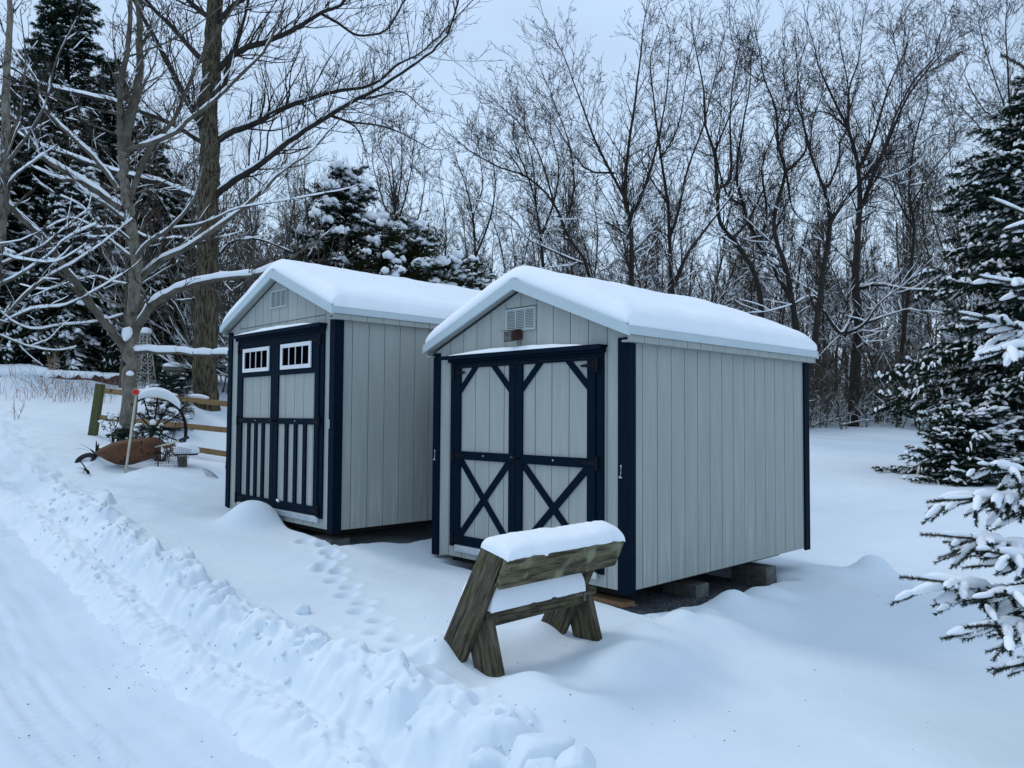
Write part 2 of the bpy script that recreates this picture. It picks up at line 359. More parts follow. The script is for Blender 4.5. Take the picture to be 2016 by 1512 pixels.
def chunk(s0, t0, r, hz, asp, rot, tx, ty):
    i0, i1 = np.searchsorted(sa, [s0-r*1.5, s0+r*1.5]); j0, j1 = np.searchsorted(ta, [t0-r*1.5, t0+r*1.5])
    if i1-i0 < 3 or j1-j0 < 3: return
    ds = SS[i0:i1, j0:j1]-s0; dt = TT[i0:i1, j0:j1]-t0
    c, s_ = math.cos(rot), math.sin(rot); u = (ds*c+dt*s_)/asp; v = (-ds*s_+dt*c)*asp
    q = (np.abs(u)**2.6+np.abs(v)**2.6)**(1/2.6)/r; q = q*(1+.38*fbm(u/r*1.1+s0*9, v/r*1.1+t0*7, 3))
    e = np.clip((1-q)/.30, 0, 1); e = e*e*(3-2*e)
    h = G0[i0:i1, j0:j1]-.03+(hz+.03+tx*u+ty*v)*e+.010*fbm(u*22+s0, v*22+t0, 3)*e
    GZ[i0:i1, j0:j1] = np.where(e > 0, np.maximum(GZ[i0:i1, j0:j1], h), GZ[i0:i1, j0:j1])
for _ in range(330):
    t0 = rc.uniform(-.8, 12.5); w0 = .06*float(fbm(np.array([t0*.9]), np.array([3.3]), 2)[0]); b_ = rc.random() < .25
    r = rc.uniform(.10, .16) if b_ else rc.uniform(.035, .09)
    chunk(rc.normal(2.34, .085)+w0, t0, r, r*rc.uniform(.12, .52), rc.uniform(.8, 1.25), rc.uniform(0, 3.1), rc.uniform(-.6, .6), rc.uniform(-.6, .6))
for _ in range(420):
    t0 = rc.uniform(-.8, 12.5); r = rc.uniform(.02, .055)
    chunk(rc.normal(1.96, .085), t0, r, r*rc.uniform(.4, .8), rc.uniform(.8, 1.25), rc.uniform(0, 3.1), rc.uniform(-.4, .4), rc.uniform(-.4, .4))
for _ in range(900):
    t0 = rc.uniform(-.6, 14); k = rc.random()
    if k < .62: s0 = rc.normal(2.33, .12); r = rc.uniform(.012, .035)
    elif k < .93: s0 = rc.normal(1.95, .09); r = rc.uniform(.012, .035)
    else: s0 = 2.36+abs(rc.normal(0, .28)); r = rc.uniform(.012, .035)
    if k < .02: s0 = rc.normal(1.4, .3); r = rc.uniform(.01, .02)
    w0 = .06*float(fbm(np.array([t0*.9]), np.array([3.3]), 2)[0])
    stamp(s0+w0, t0, r, r*rc.uniform(.3, .85), rc.choice([1.5, 2., 2.4]), rc.uniform(.8, 1.25), rc.uniform(0, 3.1), rc.uniform(-.5, .5))
for (s0, t0, r, h) in ((2.42,1.9,.16,.13),(2.34,1.55,.13,.12),(2.46,.95,.15,.13),(2.40,2.6,.13,.10),(2.36,3.3,.15,.11),(2.42,4.1,.11,.10),(2.30,2.25,.12,.10),(2.36,5.2,.12,.09),(2.4,6.1,.13,.08)):
    stamp(s0, t0, r*.9, h*.6, 2.2, 1.15, t0, .5)
def blur(A, m):
    B = A.copy()
    B[1:-1] = .25*A[:-2]+.5*A[1:-1]+.25*A[2:]; C = B.copy(); C[:, 1:-1] = .25*B[:, :-2]+.5*B[:, 1:-1]+.25*B[:, 2:]
    return A*(1-m)+C*m
tb_ = (1-sstep(12, 16, TT))*(TT > -2)
en_ = np.exp(-((SS-2.30)/.20)**2)+.75*np.exp(-((SS-1.96)/.14)**2)
sel = en_*tb_ > .02
xs_, ys_ = GX[sel], GY[sel]
def ridge_(f, o): return 1-2*np.abs(fbm(xs_*f+o, ys_*f-o, 2, 1, .5))
GZ[sel] += (en_*tb_)[sel]*(.034*ridge_(5.5, 3)+.026*ridge_(11, 7)+.016*ridge_(23, 1)-.050)
bm_ = ((SS > 1.3) & (SS < 3.4) & (TT > -1) & (TT < 15)).astype(float)
for _ in range(1): GZ = blur(GZ, bm_)
GZ = ground_sheds(GX, GY, GZ)
ni, nj = SS.shape
idx = np.arange(ni*nj).reshape(ni, nj)
F = np.stack([idx[:-1, :-1], idx[1:, :-1], idx[1:, 1:], idx[:-1, 1:]], axis=-1).reshape(-1, 4)
V = np.stack([GX, GY, GZ], axis=-1).reshape(-1, 3)
sc_ = ((SS[:-1, :-1]+.10*fbm(TT[:-1, :-1]*2, SS[:-1, :-1]*2, 3) < 1.74) & (TT[:-1, :-1] < 18)).ravel()
snow_ground = mesh_obj('snow_ground', V, F4=F, mats=[M['dimmed_field_snow'], M['road_snow']], midx=sc_.astype(int))
tag(snow_ground, kind='structure', label='smooth blue white snow field with a ploughed bank beside the driveway')

# loose lumps beside the bank, foreground slabs
def rock(c, r, sq=(1,1,1), seed=0, sub=3, amp=.25, rot=0):
    import bmesh
    bm = bmesh.new(); bmesh.ops.create_icosphere(bm, subdivisions=sub, radius=1)
    rr = np.random.default_rng(seed); ph = rr.uniform(0, 50, 3)
    vs = np.array([v.co[:] for v in bm.verts])
    n = fbm(vs[:, 0]*1.1+ph[0]+vs[:, 2]*.7, vs[:, 1]*1.1+ph[1]-vs[:, 2]*.5, 3)
    vs = vs*(1+amp*n)[:, None]
    for _ in range(6):      # flat broken facets
        d = rr.normal(size=3); d /= np.linalg.norm(d); dd = vs@d; lim = rr.uniform(.6, .95)
        m = dd > lim; vs[m] -= d*(dd[m]-lim)[:, None]*.85
    vs = vs*np.array(sq)*r
    c_, s_ = math.cos(rot), math.sin(rot)
    vs = np.stack([vs[:, 0]*c_-vs[:, 1]*s_, vs[:, 0]*s_+vs[:, 1]*c_, vs[:, 2]], axis=1)
    fs = [[v.index for v in f.verts] for f in bm.faces]; bm.free()
    return vs+np.array(c), fs
for i, (px, py, Y, r, sq, rot, lab) in enumerate([
        (1062,1492,3.34,.135,(1.35,.75,.80),.5,'large flat topped slab of broken snow at the foreground end of the plough bank'),
        (1135,1520,3.15,.10,(1.1,.8,1.0),1.0,'rounded broken snow chunk at the bottom edge right of the flat slab'),
        (960,1500,3.38,.07,(1.2,.9,.8),.2,'smaller snow clod just left of the large flat snow slab'),
        (597,1206,5.75,.055,(1,1,.95),.2,'lone round snowball resting on the smooth snow left of the paw tracks')]):
    p = at(px, py, Y)
    g = gz(p.x, p.y) if i == 3 else p.z
    vs, fs = rock((0,0,0), r, sq, 40+i, 4, .22, rot)
    o = mesh_obj('snow_lump', vs, polys=fs, mats=M['dimmed_field_snow']); o.location = (p.x, p.y, g+r*.35 if i == 3 else g)
    tag(o, label=lab, cat='snow lump', group='loose lumps of snow')
# crumbs and clods of snow heaped along the bank
rk = np.random.default_rng(31); TPL = [rock((0,0,0), 1, (1, rk.uniform(.6,1), rk.uniform(.5,.8)), 90+i, 2, .3, 0) for i in range(7)]
cv, cf = [], []; nof = 0
for i in range(420):
    t0 = rk.uniform(-.7, 11)**1.0; k = rk.random()
    s0 = rk.normal(2.30, .13) if k < .6 else (rk.normal(1.96, .09) if k < .92 else rk.uniform(2.4, 3.0))
    rr_ = rk.uniform(.010, .032) if k < .6 else rk.uniform(.006, .020)
    if k < .05: rr_ *= 1.6
    if k > .92: rr_ *= .6
    x = s0*ND[0]+t0*TD[0]; y = s0*ND[1]+t0*TD[1]; i_ = min(len(sa)-1, int(np.searchsorted(sa, s0))); j_ = min(len(ta)-1, int(np.searchsorted(ta, t0)))
    vs, fs = TPL[rk.integers(7)]; ax = rk.normal(size=3); q = Matrix.Rotation(rk.uniform(0, 6.28), 3, Vector(ax).normalized()); vs = (vs*rr_)@np.array(q)
    cv.append(vs+np.array([x, y, GZ[i_, j_]+rr_*rk.uniform(-.5, .1)])); cf.append(np.array(fs)+nof); nof += len(vs)
o = mesh_obj('snow_crumbs', np.concatenate(cv), F3=np.concatenate(cf), mats=M['dimmed_field_snow']); tag(o, kind='stuff', label='crumbs and clods of snow heaped along the plough bank')
# bits of leaf and grit on the packed snow
def flake(name, px, py, Y, size, m, label, cat, k=7):
    p = at(px, py, Y); 
    for _ in range(15):
        g = gz(p.x, p.y); Y = Y*g/p.z; p = at(px, py, Y)
    mb = MB(); rr = random.Random(px)
    top = [(size*math.cos(a)*rr.uniform(.6,1.1), size*.7*math.sin(a)*rr.uniform(.6,1.1)) for a in [2*math.pi*i/k for i in range(k)]]
    n = len(top); vs = [(x, y, .3*abs(x)) for x, y in top]+[(x, y, .3*abs(x)+size*.18) for x, y in top]
    mb.add(vs, [tuple(range(n))[::-1], tuple(range(n, 2*n))]+[(i, (i+1) % n, n+(i+1) % n, n+i) for i in range(n)])
    o = mb.build(name, m); o.location = (p.x, p.y, gz(p.x, p.y)+.004); o.rotation_euler = (.5, .2, px); tag(o, label=label, cat=cat)
flake('dead_leaf', 571, 1383, 3.9, .016, M['deadleaf'], 'small red brown dead leaf in the trough at the foot of the plough bank', 'leaf')
flake('bark_chip', 366, 1364, 4.2, .012, M['dark'], 'small dark chip lying on the packed driveway snow', 'bark chip')
grit = MB(); rr = random.Random(3)
for _ in range(46):
    px = rr.gauss(300, 60); py = rr.gauss(1325, 28)
    if rr.random() < .35: px = rr.uniform(20, 600); py = rr.uniform(1150, 1500)
    p = at(px, py, 4.2); 
    for _ in range(8): g = gz(p.x, p.y); Y = p.y*g/p.z; p = at(px, py, Y)
    r = rr.uniform(.0025, .006)
    grit.add([(p.x-r,p.y,g),(p.x,p.y-r,g),(p.x+r*1.4,p.y,g),(p.x,p.y+r,g),(p.x,p.y,g+r)], [(0,1,4),(1,2,4),(2,3,4),(3,0,4)])
for _ in range(60):      # bark bits and seeds on the open snow
    px = rr.uniform(300, 2000); py = rr.uniform(1130, 1500)
    if px < 1000 and py < 1180: continue
    p = at(px, py, 4.5)
    for _ in range(10): g = gz(p.x, p.y); Y = p.y*g/p.z; p = at(px, py, max(2.5, min(Y, 12)))
    r = rr.uniform(.002, .0045)
    grit.add([(p.x-r,p.y,g),(p.x,p.y-r,g),(p.x+r*2,p.y,g),(p.x,p.y+r,g),(p.x,p.y,g+r)], [(0,1,4),(1,2,4),(2,3,4),(3,0,4)])
tag(grit.build('grit', M['dark']), kind='stuff', label='dark specks of grit and bark scattered over the snow')

# ------------------------------------------------------------------ sheds
def shed(S, A, W, H, D, zr, label, style):
    root = empty('garden_shed', S, -A, label=label, cat='shed', group='pale grey garden sheds')
    slope = (zr-(H+.07))/(W/2+.08)          # roof pitch
    def roofz(a): return zr-.095-slope*abs(a-W/2)   # underside
    g = .0036; first = .198 if style == 1 else .2
    # front wall: siding strips with grooves
    wall = MB()
    def strip_poly(x0, x1, z0, z1f, y0, y1):
        pts = [(-x1, z0), (-x0, z0), (-x0, min(z1f(x0), 9)), (-x1, z1f(x1))]
        mid = W/2
        if x0 < mid < x1: pts = [(-x1, z0), (-x0, z0), (-x0, z1f(x0)), (-mid, z1f(mid)), (-x1, z1f(x1))]
        wall.prism(pts, y0, y1, 'y')
    hz = 2.31 if style == 1 else 2.165
    xs = [0]+[.2+.1955*i for i in range(12) if .2+.1955*i < W-.04]+[W]
    for i in range(len(xs)-1):
        x0 = xs[i]+(g if i else 0); x1 = xs[i+1]-(g if i < len(xs)-2 else 0)
        top = roofz
        if min(roofz(x0), roofz(x1)) > hz+.03:
            strip_poly(x0, x1, 0, lambda a: hz-.004, 0, .014); strip_poly(x0, x1, hz+.004, top, 0, .014)
        else: strip_poly(x0, x1, 0, top, 0, .014)
        strip_poly(x0, x1, 0, top, D-.014, D)
    ys = [.014]+[.198+.1968*i for i in range(16) if .198+.1968*i < D-.06]+[D-.014]
    for i in range(len(ys)-1):
        y0 = ys[i]+(g if i else 0); y1 = ys[i+1]-(g if i < len(ys)-2 else 0)
        wall.box(-.014, 0, y0, y1, 0, H+.02); wall.box(-W, -W+.014, y0, y1, 0, H+.02)
    wl_ = wall.build('wall', M['siding'], root, bevel=.0015)
    nh = MB(); rn = random.Random(style)
    for y_ in ys[1:-1]:
        for k_ in range(6): nh.disc((.0004, y_+.028+rn.gauss(0,.002), .06+k_*(H-.12)/5+rn.gauss(0,.006)), (1,0,0), .0032, .002, 6)
    nh.build('nail_heads', M['groove'], wl_)
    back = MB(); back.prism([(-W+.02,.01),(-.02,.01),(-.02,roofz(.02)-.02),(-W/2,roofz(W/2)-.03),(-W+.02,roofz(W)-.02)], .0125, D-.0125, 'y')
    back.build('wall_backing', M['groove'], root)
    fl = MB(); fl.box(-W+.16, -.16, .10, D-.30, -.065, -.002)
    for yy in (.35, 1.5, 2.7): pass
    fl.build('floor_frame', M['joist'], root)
    # corner trims
    for (xa, xb, ya, yb) in ((0,1,0,1), (1,0,0,1), (0,1,1,0), (1,0,1,0)):
        t = MB(); T = .02; wf = .078; ws = .085
        X = 0 if xa == 0 else -W; sx = 1 if xa == 0 else -1; Yc = 0 if ya == 0 else D; sy = -1 if ya == 0 else 1
        t.box(X+sx*T, X-sx*wf, Yc, Yc+sy*T, -.02, H-.01 if style else H)
        t.box(X, X+sx*T, Yc-sy*.0005, Yc-sy*ws, -.02, H-.02)
        t.build('corner_trim', M['navy'], root, bevel=.002)
    # roof
    oh, ov = .085, .09
    e = W/2+oh
    def rz(a): return zr-slope*abs(a-W/2)
    rf = MB()
    top = [(-(W/2-e), rz(W/2-e)), (-W/2, zr), (-(W/2+e), rz(W/2+e))]
    und = [(p[0], p[1]-.035) for p in top][::-1]
    rf.prism([top[0], top[1], und[1], und[0]] if False else [(-(W/2-e), rz(W/2-e)), (-W/2, zr), (-W/2, zr-.035), (-(W/2-e), rz(W/2-e)-.035)], -ov, D+ov, 'y')
    rf.prism([(-W/2, zr), (-(W/2+e), rz(W/2+e)), (-(W/2+e), rz(W/2+e)-.035), (-W/2, zr-.035)], -ov, D+ov, 'y')
    roof = rf.build('roof', M['metal_roof'], root)
    fa = MB()
    for yy0, yy1 in ((-ov-.014, -ov+.012), (D+ov-.012, D+ov+.014)):
        for sgn in (-1, 1):
            a0 = W/2; a1 = W/2+sgn*(e+.004)
            fa.prism([(-a0, zr+.006), (-a1, rz(a1)+.006), (-a1, rz(a1)-.075), (-a0, zr-.092)], yy0, yy1, 'y')
    for sgn in (-1, 1):
        a1 = W/2+sgn*(e+.002)
        fa.box(-a1, -a1-(-sgn)*-.012 if False else -(a1-sgn*.012), -ov+.013, D+ov-.013, rz(a1)-.062, rz(a1)+.004)
    # little corrugation ends along the eave
    fa.build('fascia', M['metal_roof'], roof, bevel=.002)
    so = MB()
    for sgn in (-1, 1):
        n = 16
        for i in range(n):
            y0 = -ov+.02+(D+2*ov-.04)/n*i; y1 = y0+(D+2*ov-.04)/n-.006
            a1 = W/2+sgn*(e-.014)
            so.box(-a1, -(a1-sgn*.014), y0, y1, H-.05, rz(a1)-.04)
            so.box(-(a1-sgn*.014), -(W/2+sgn*(W/2)), y0, y1, H-.05, H-.035)
    for sgn in (-1, 1):       # raking soffit
        a0 = W/2; a1 = W/2+sgn*(e-.03)
        so.prism([(-a0, zr-.036-.02), (-a1, rz(a1)-.056), (-a1, rz(a1)-.070), (-a0, zr-.07)], -ov+.013, -.001, 'y')
    so.build('soffit', M['siding'], roof)
    # roof snow
    nu, nv = 110, 110; T = .165
    us = np.linspace(-1, 1, nu); us = np.sign(us)*np.abs(us)**.85; vs_ = np.linspace(0, 1, nv); vs_ = .5-.5*np.cos(np.pi*vs_)*1.0
    U, Vv = np.meshgrid(us, vs_, indexing='ij')
    edge_u = (e-.012)*(1+.003*0); y0 = -ov+.012; y1 = D+ov-.01
    X = U*edge_u; Yv = y0+(y1-y0)*Vv
    du = edge_u-np.abs(X); dv = np.minimum(Yv-y0, y1-Yv)
    def rnd(d, r): q = np.clip(d/r, 0, 1); return np.sqrt(1-(1-q)**2)
    off = 3.0 if style == 1 else 8.
    th = T*(.82+.18*rnd(du, .35))*rnd(du, .11)*rnd(dv, .10)
    th = th*(1+.16*fbm(X*1.3+off, Yv*1.3, 3))+.016*fbm(X*5+off, Yv*5, 4)*rnd(dv, .05)*rnd(du, .03)*(1-.7*rnd(np.minimum(du, dv), .25))+.004*fbm(X*9+off, Yv*9, 2)*rnd(dv, .1)*rnd(du, .1)
    ridge = zr-slope*np.sqrt(X**2+.10**2)+slope*.02
    Z = np.where(th > .03, ridge, zr-slope*np.abs(X))+th*1.0
    Z = np.maximum(Z, zr-slope*np.abs(X)+.002)
    bulge = .028*np.sin(np.clip(th/T, 0, 1)*np.pi)
    Yv = Yv-bulge*(Vv < .5)*(1-rnd(dv, .12))*.9+bulge*(Vv > .5)*(1-rnd(dv, .12))*.9
    X2 = X+np.sign(X)*(.03+.030*fbm(Yv*3.1+off, Yv*0+np.sign(X), 4))*np.sin(np.clip(rnd(du, .10), 0, 1)*np.pi)*(du < .1)+np.sign(X)*(du < .02)*.006*fbm(Yv*6, Yv*0+X, 2)
    # outside ring hangs on the roof sheet
    idn = np.arange(nu*nv).reshape(nu, nv)
    Fq = np.stack([idn[:-1, :-1], idn[1:, :-1], idn[1:, 1:], idn[:-1, 1:]], axis=-1).reshape(-1, 4)
    sn = mesh_obj('roof_snow', np.stack([X2-W/2, Yv, Z], axis=-1).reshape(-1, 3), F4=Fq, mats=M['snow'], parent=root)
    # gable vent
    va, vb, z0, z1 = (1.36,.985,2.10,2.30) if style == 1 else (1.37,1.0,2.33,2.53)
    v = MB(); v.box(-va, -vb, -.006, .0, z0, z1)
    fr = .014; cw = (va-vb-2*fr)/3
    v.box(-va, -vb, -.016, -.0062, z1-fr, z1); v.box(-va, -vb, -.016, -.0062, z0, z0+fr)
    for i in range(4): v.box(-va+i*cw+(0 if i == 0 else fr-.006), -va+i*cw+fr+.006, -.0155, -.0062, z0+fr, z1-fr)
    vent = v.build('gable_vent', M['vent'], root)
    sl = MB(); n = 12
    for i in range(n):
        zz = z0+fr+(z1-z0-2*fr)*(i+.2)/n
        sl.add([(-va+fr,-.0065,zz+.012),(-vb-fr,-.0065,zz+.012),(-vb-fr,-.016,zz),(-va+fr,-.016,zz),(-va+fr,-.0065,zz+.008),(-vb-fr,-.0065,zz+.008),(-vb-fr,-.0145,zz-.001),(-va+fr,-.0145,zz-.001)],
               [(0,1,2,3),(7,6,5,4),(3,2,6,7),(0,4,5,1)])
    sl.build('louvres', M['vent'], vent)
    bk = MB(); bk.box(-va+fr, -vb-fr, -.0068, -.0061, z0+fr, z1-fr); bk.build('vent_shade', M['dark'], vent)  # dark sheet behind the louvres, painted in place of the shade inside the vent
    # hood over the doors
    if style == 1: dl, dr, dt, mid, hz0 = 2.12, .223, 1.885, 1.21, 1.885
    else: dl, dr, dt, mid, hz0 = 2.165, .186, 2.045, 1.21, 2.045
    h = MB(); h.box(-(dl+.10), -(dr-.03), -.085, -.0005, hz0+.012, hz0+.03); h.box(-(dl+.10), -(dr-.03), -.095, -.0855, hz0-.006, hz0+.032)
    h.box(-(dl+.015), -(dr-.015), -.045, -.0008, hz0-.03, hz0+.0115)
    hood = h.build('door_hood', M['navy'], root, bevel=.002)
    nx = 60; hs = []; xx = np.linspace(-(dl-.02), -(dr+.18), nx)
    prof = [(-.088,0),(-.086,.5),(-.06,.95),(-.03,1),(-.003,1.05),(-.003,0)]
    for x in xx:
        q = (x+dl-.02)/(dl-dr-.2); hh = .045*max(0, math.sin(math.pi*min(1, max(0, q))))**.5*(1+.3*float(fbm(np.array([x*3.]), np.array([S.x]), 2)[0]))
        hs += [(x, y, hz0+.0305+hh*k) for y, k in prof]
    k = len(prof); fs = [(i*k+j, (i+1)*k+j, (i+1)*k+j+1, i*k+j+1) for i in range(nx-1) for j in range(k-1)]
    mesh_obj('hood_snow', hs, polys=fs, mats=M['snow'], parent=hood)
    # sill
    s_ = MB(); s_.box(-(dl-.09), -(dr+.06), -.03, -.0005, .058, .120); s_.box(-(dl-.095), -(dr+.065), -.038, -.0305, .100, .116); s_.box(-(dl-.095), -(dr+.065), -.036, -.0305, .072, .080)
    s_.build('threshold', M['alu'], root, bevel=.001)
    # casing beside doors
    cs = MB(); cs.box(-dl, -(dl-.072), -.020, -.0005, .10, dt-.03); cs.box(-dr, -(dr+.072), -.020, -.0005, .10, dt-.03)
    cs.box(-dl+.0725, -dr-.0725, -.018, -.0005, dt-.065, dt-.031)
    cs.build('door_casing', M['navy'], root, bevel=.002)
    # doors
    for (L_, R_, hinge) in ((dl-.076, mid+.003, -1), (mid-.003, dr+.076, 1)):
        ztop = dt-.07; zb = .128
        p = MB()   # sheet of siding in the door
        gx = [R_]+[x for x in xs if R_+.03 < x < L_-.03]+[L_]
        for i in range(len(gx)-1): p.box(-gx[i+1]+(.004 if i < len(gx)-2 else 0), -gx[i]-(.004 if i else 0), -.012, -.001, zb, ztop)
        door = p.build('door', M['siding'], root, bevel=.001)
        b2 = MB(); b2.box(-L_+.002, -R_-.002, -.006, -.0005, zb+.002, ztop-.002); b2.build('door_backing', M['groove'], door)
        t = MB(); y0, y1 = -.032, -.0125; sw = .082
        t.box(-L_, -L_+sw, y0, y1, zb, ztop); t.box(-R_-sw, -R_, y0, y1, zb, ztop)
        xi0, xi1 = -L_+sw+.0005, -R_-sw-.0005
        yr = y0+.001
        t.box(xi0, xi1, yr, y1, zb, zb+.085)
        if style == 1:
            t.box(xi0, xi1, yr, y1, ztop-.018, ztop); t.box(xi0, xi1, yr, y1, .93, 1.008)
            c = .165
            for sx, xx0 in ((1, xi0), (-1, xi1)):     # knee braces
                w = .075
                t.prism([(xx0, ztop-.019-c-w), (xx0+sx*(c+w), ztop-.019), (xx0+sx*c, ztop-.019), (xx0, ztop-.019-c)][::1], yr+.001, y1, 'y')
            za, zc = zb+.0855, .9295; w = .062
            def diag(x0, z0, x1, z1, yy):
                # clipped diagonal board inside the lower frame
                dx, dz = x1-x0, z1-z0; ln = math.hypot(dx, dz); ex = w/2*ln/abs(dz); ez = w/2*ln/abs(dx)
                sgx = 1 if dx > 0 else -1; 
                t.prism([(x0, z0), (x0+sgx*ex, z0), (x1, z1-ez), (x1, z1), (x1-sgx*ex, z1), (x0, z0+ez)], yy, y1, 'y')
            diag(xi0, za, xi1, zc, yr+.002); diag(xi1, za, xi0, zc, yr+.0035)
        else:
            t.box(xi0, xi1, yr, y1, 1.045, 1.108); t.box(xi0, xi1, yr+.003, y1, 1.578, ztop)
            t.box(xi0, xi1, yr, yr+.0028, 1.578, 1.63); t.box(xi0, xi1, yr, yr+.0028, ztop-.04, ztop)
            n = 3; gp = (xi1-xi0-.0)/4
            for i in range(n):
                cx = xi0+gp*(i+1); t.box(cx-.033, cx+.033, yr+.001, y1, zb+.0855, 1.0445)
        t.build('door_trim', M['navy'], door, bevel=.0025)
        # hinges: strap along the rails and a plate on the casing
        hg = MB()
        for zz in ((.97, .17, ztop-.06) if style == 1 else (1.076, .17, ztop-.06)):
            hx = -L_ if hinge == -1 else -R_; s2 = 1 if hinge == -1 else -1
            hg.box(hx-s2*.006, hx-s2*.034, -.042, -.0205, zz-.055, zz+.055)
            hg.prism([(hx+s2*.002, zz+.022), (hx+s2*.002, zz-.022), (hx+s2*.15, zz-.008), (hx+s2*.15, zz+.008)][::(1 if s2 < 0 else -1)], -.0365, -.0322, 'y')
            hg.tube([(hx-s2*.002, -.041, zz-.05), (hx-s2*.002, -.041, zz+.05)], .007, 8)
        hg.build('hinge', M['dark'], door)
        if style == 2:
            wl, wr = (1.954, 1.292) if hinge == -1 else (1.076, .429)
            wz0, wz1 = 1.634, 1.909
            cxm = (L_+R_)/2; hw = .325; wl, wr = cxm+hw, cxm-hw
            f = MB(); fw = .042
            f.box(-wl, -wr, -.046, -.0322, wz1-fw, wz1); f.box(-wl, -wr, -.046, -.0322, wz0, wz0+fw)
            f.box(-wl, -wl+fw, -.0458, -.0322, wz0+fw, wz1-fw); f.box(-wr-fw, -wr, -.0458, -.0322, wz0+fw, wz1-fw)
            for i in range(1, 4):
                cx = -wl+fw+(wl-wr-2*fw)*i/4; f.box(cx-.0055, cx+.0055, -.043, -.0345, wz0+fw, wz1-fw)
            win = f.build('window_frame', M['white'], door, bevel=.0015)
        if style == 2:
            gp_ = MB(); gp_.box(-wl+fw-.004, -wr-fw+.004, -.0342, -.0323, wz0+fw-.004, wz1-fw+.004); gp_.build('window_pane', M['glass'], door)
        if hinge == 1:
            zz = .975 if style == 1 else 1.078
            hd = MB(); hd.box(-R_*0-L_+.02, -L_+.06, -.038, -.0322, zz-.03, zz+.03); hd.tube([(-L_+.04,-.038,zz),(-L_+.04,-.075,zz)], .011, 10)
            hd.tube([(-L_+.04,-.07,zz+.004),(-L_+.04,-.076,zz),(-L_-.035,-.072,zz-.002)], [.012,.011,.007], 8)
            hd.build('handle', M['dark'], door)
            kn = MB(); kn.disc((-L_-.045, -.036, zz), (0,1,0), .009, .008, 10); kn.build('lock', M['alu'], door)
        bt = MB(); bt.disc((-(L_+R_)/2, -.0335, .975 if style == 1 else 1.078), (0,1,0), .007, .005, 8); bt.build('bolt_head', M['alu'], door)
    # door hold-back hooks on the corner trims
    for hx, hzz in (((-W+.02), .96), (-.045, .925)) if style == 1 else ((-.045, 1.06),):
        hk = MB(); y = -.026
        if style == 1:
            hk.tube([(hx-.003,y,hzz+.036),(hx+.004,y,hzz+.045),(hx+.010,y,hzz+.036),(hx+.004,y,hzz+.028),(hx+.002,y,hzz-.02),(hx+.0,y,hzz-.038),(hx-.014,y-.004,hzz-.05),(hx-.004,y-.006,hzz-.053),(hx+.018,y-.004,hzz-.050)], .003, 6)
        else:
            hk.tube([(hx-.01,y,hzz+.04),(hx-.01,y,hzz-.05)], .004, 6)
        hk.build('hold_back_hook', M['white'], root)
    return root
sh1 = shed(S1, A1, 2.3726, 1.97, 3.05, 2.55, 'nearer right shed with X braced navy double doors and brown lamp under the vent', 1)
sh2 = shed(S2, A2, 2.41, 2.147, 3.05, 2.745, 'farther left shed with two small white windows in its slatted navy doors', 2)
# small flood lamp on the right shed
lm = MB()
lm.box(-1.235, -1.150, -.020, -.0005, 2.02, 2.10)
lm.add([(-1.26,-.13,2.085),(-1.15,-.13,2.085),(-1.15,-.13,1.995),(-1.26,-.13,1.995),(-1.235,-.02,2.105),(-1.15,-.02,2.105),(-1.15,-.02,2.02),(-1.235,-.02,2.02),(-1.27,-.15,2.092),(-1.14,-.15,2.092)],
       [(3,2,1,0),(4,5,6,7),(0,1,5,4),(1,2,6,5),(2,3,7,6),(3,0,4,7)])
lm.add([(-1.27,-.155,2.094),(-1.14,-.155,2.094),(-1.145,-.02,2.112),(-1.24,-.02,2.112),(-1.27,-.155,2.088),(-1.14,-.155,2.088),(-1.145,-.02,2.106),(-1.24,-.02,2.106)], [(0,1,2,3),(7,6,5,4),(0,4,5,1),(1,5,6,2),(2,6,7,3),(3,7,4,0)])
lamp = lm.build('flood_lamp', M['lampbrown'], sh1, bevel=.002)
ln = MB(); ln.box(-1.25, -1.16, -.134, -.1305, 2.003, 2.078); ln.build('lamp_lens', M['lens'], lamp)
cb = MB(); cb.tube([(-1.19,-.02,2.02),(-1.185,-.03,1.99),(-1.187,-.012,1.95),(-1.187,-.01,1.925)], .003, 6); cb.build('cable', M['dark'], lamp)
# snow stuck on the left shed's door
sk = MB(); sk.tube([(-1.09,-.04,.225),(-1.06,-.045,.218),(-1.03,-.043,.205)], [.006,.014,.006], 8); sk.build('stuck_snow', M['snow'], sh2, smooth=True)

# blocks under the sheds, gravel
def local(S, A, a, b, z):
    return Vector((S.x-a*math.cos(A)+b*math.sin(A), S.y+a*math.sin(A)+b*math.cos(A), S.z+z))
def block(S, A, a, b, w, d, z1, h, m, name, label, cat, group=None):
    p = local(S, A, a, b, z1-h)
    mb = MB(); mb.box(-w, 0, 0, d, 0, h)
    o = mb.build(name, m, bevel=.004); o.location = p; o.rotation_euler = (0, 0, -A)
    tag(o, label=label, cat=cat, group=group)
gb = 'concrete blocks under the sheds'
block(S1, A1, .07, .03, .34, .20, -.140, .095, M['concrete'], 'concrete_block', 'grey block under the front right corner of the right shed, beneath two planks', 'block', gb)
block(S1, A1, .05, .02, .42, .14, -.100, .036, M['floorwood'], 'wooden_plank', 'orange brown plank on the grey block at the front corner of the right shed', 'plank')
block(S1, A1, .02, .985, .35, .20, -.100, .12, M['concrete'], 'concrete_block', 'dark low block halfway along the side of the right shed', 'block', gb)
block(S1, A1, -.005, 2.16, .38, .20, -.101, .095, M['concrete'], 'concrete_block', 'upper block of the stack near the rear of the right shed', 'block', gb)
block(S1, A1, -.01, 2.15, .38, .21, -.197, .11, M['concrete'], 'concrete_block', 'lower block of the stack near the rear of the right shed', 'block', gb)
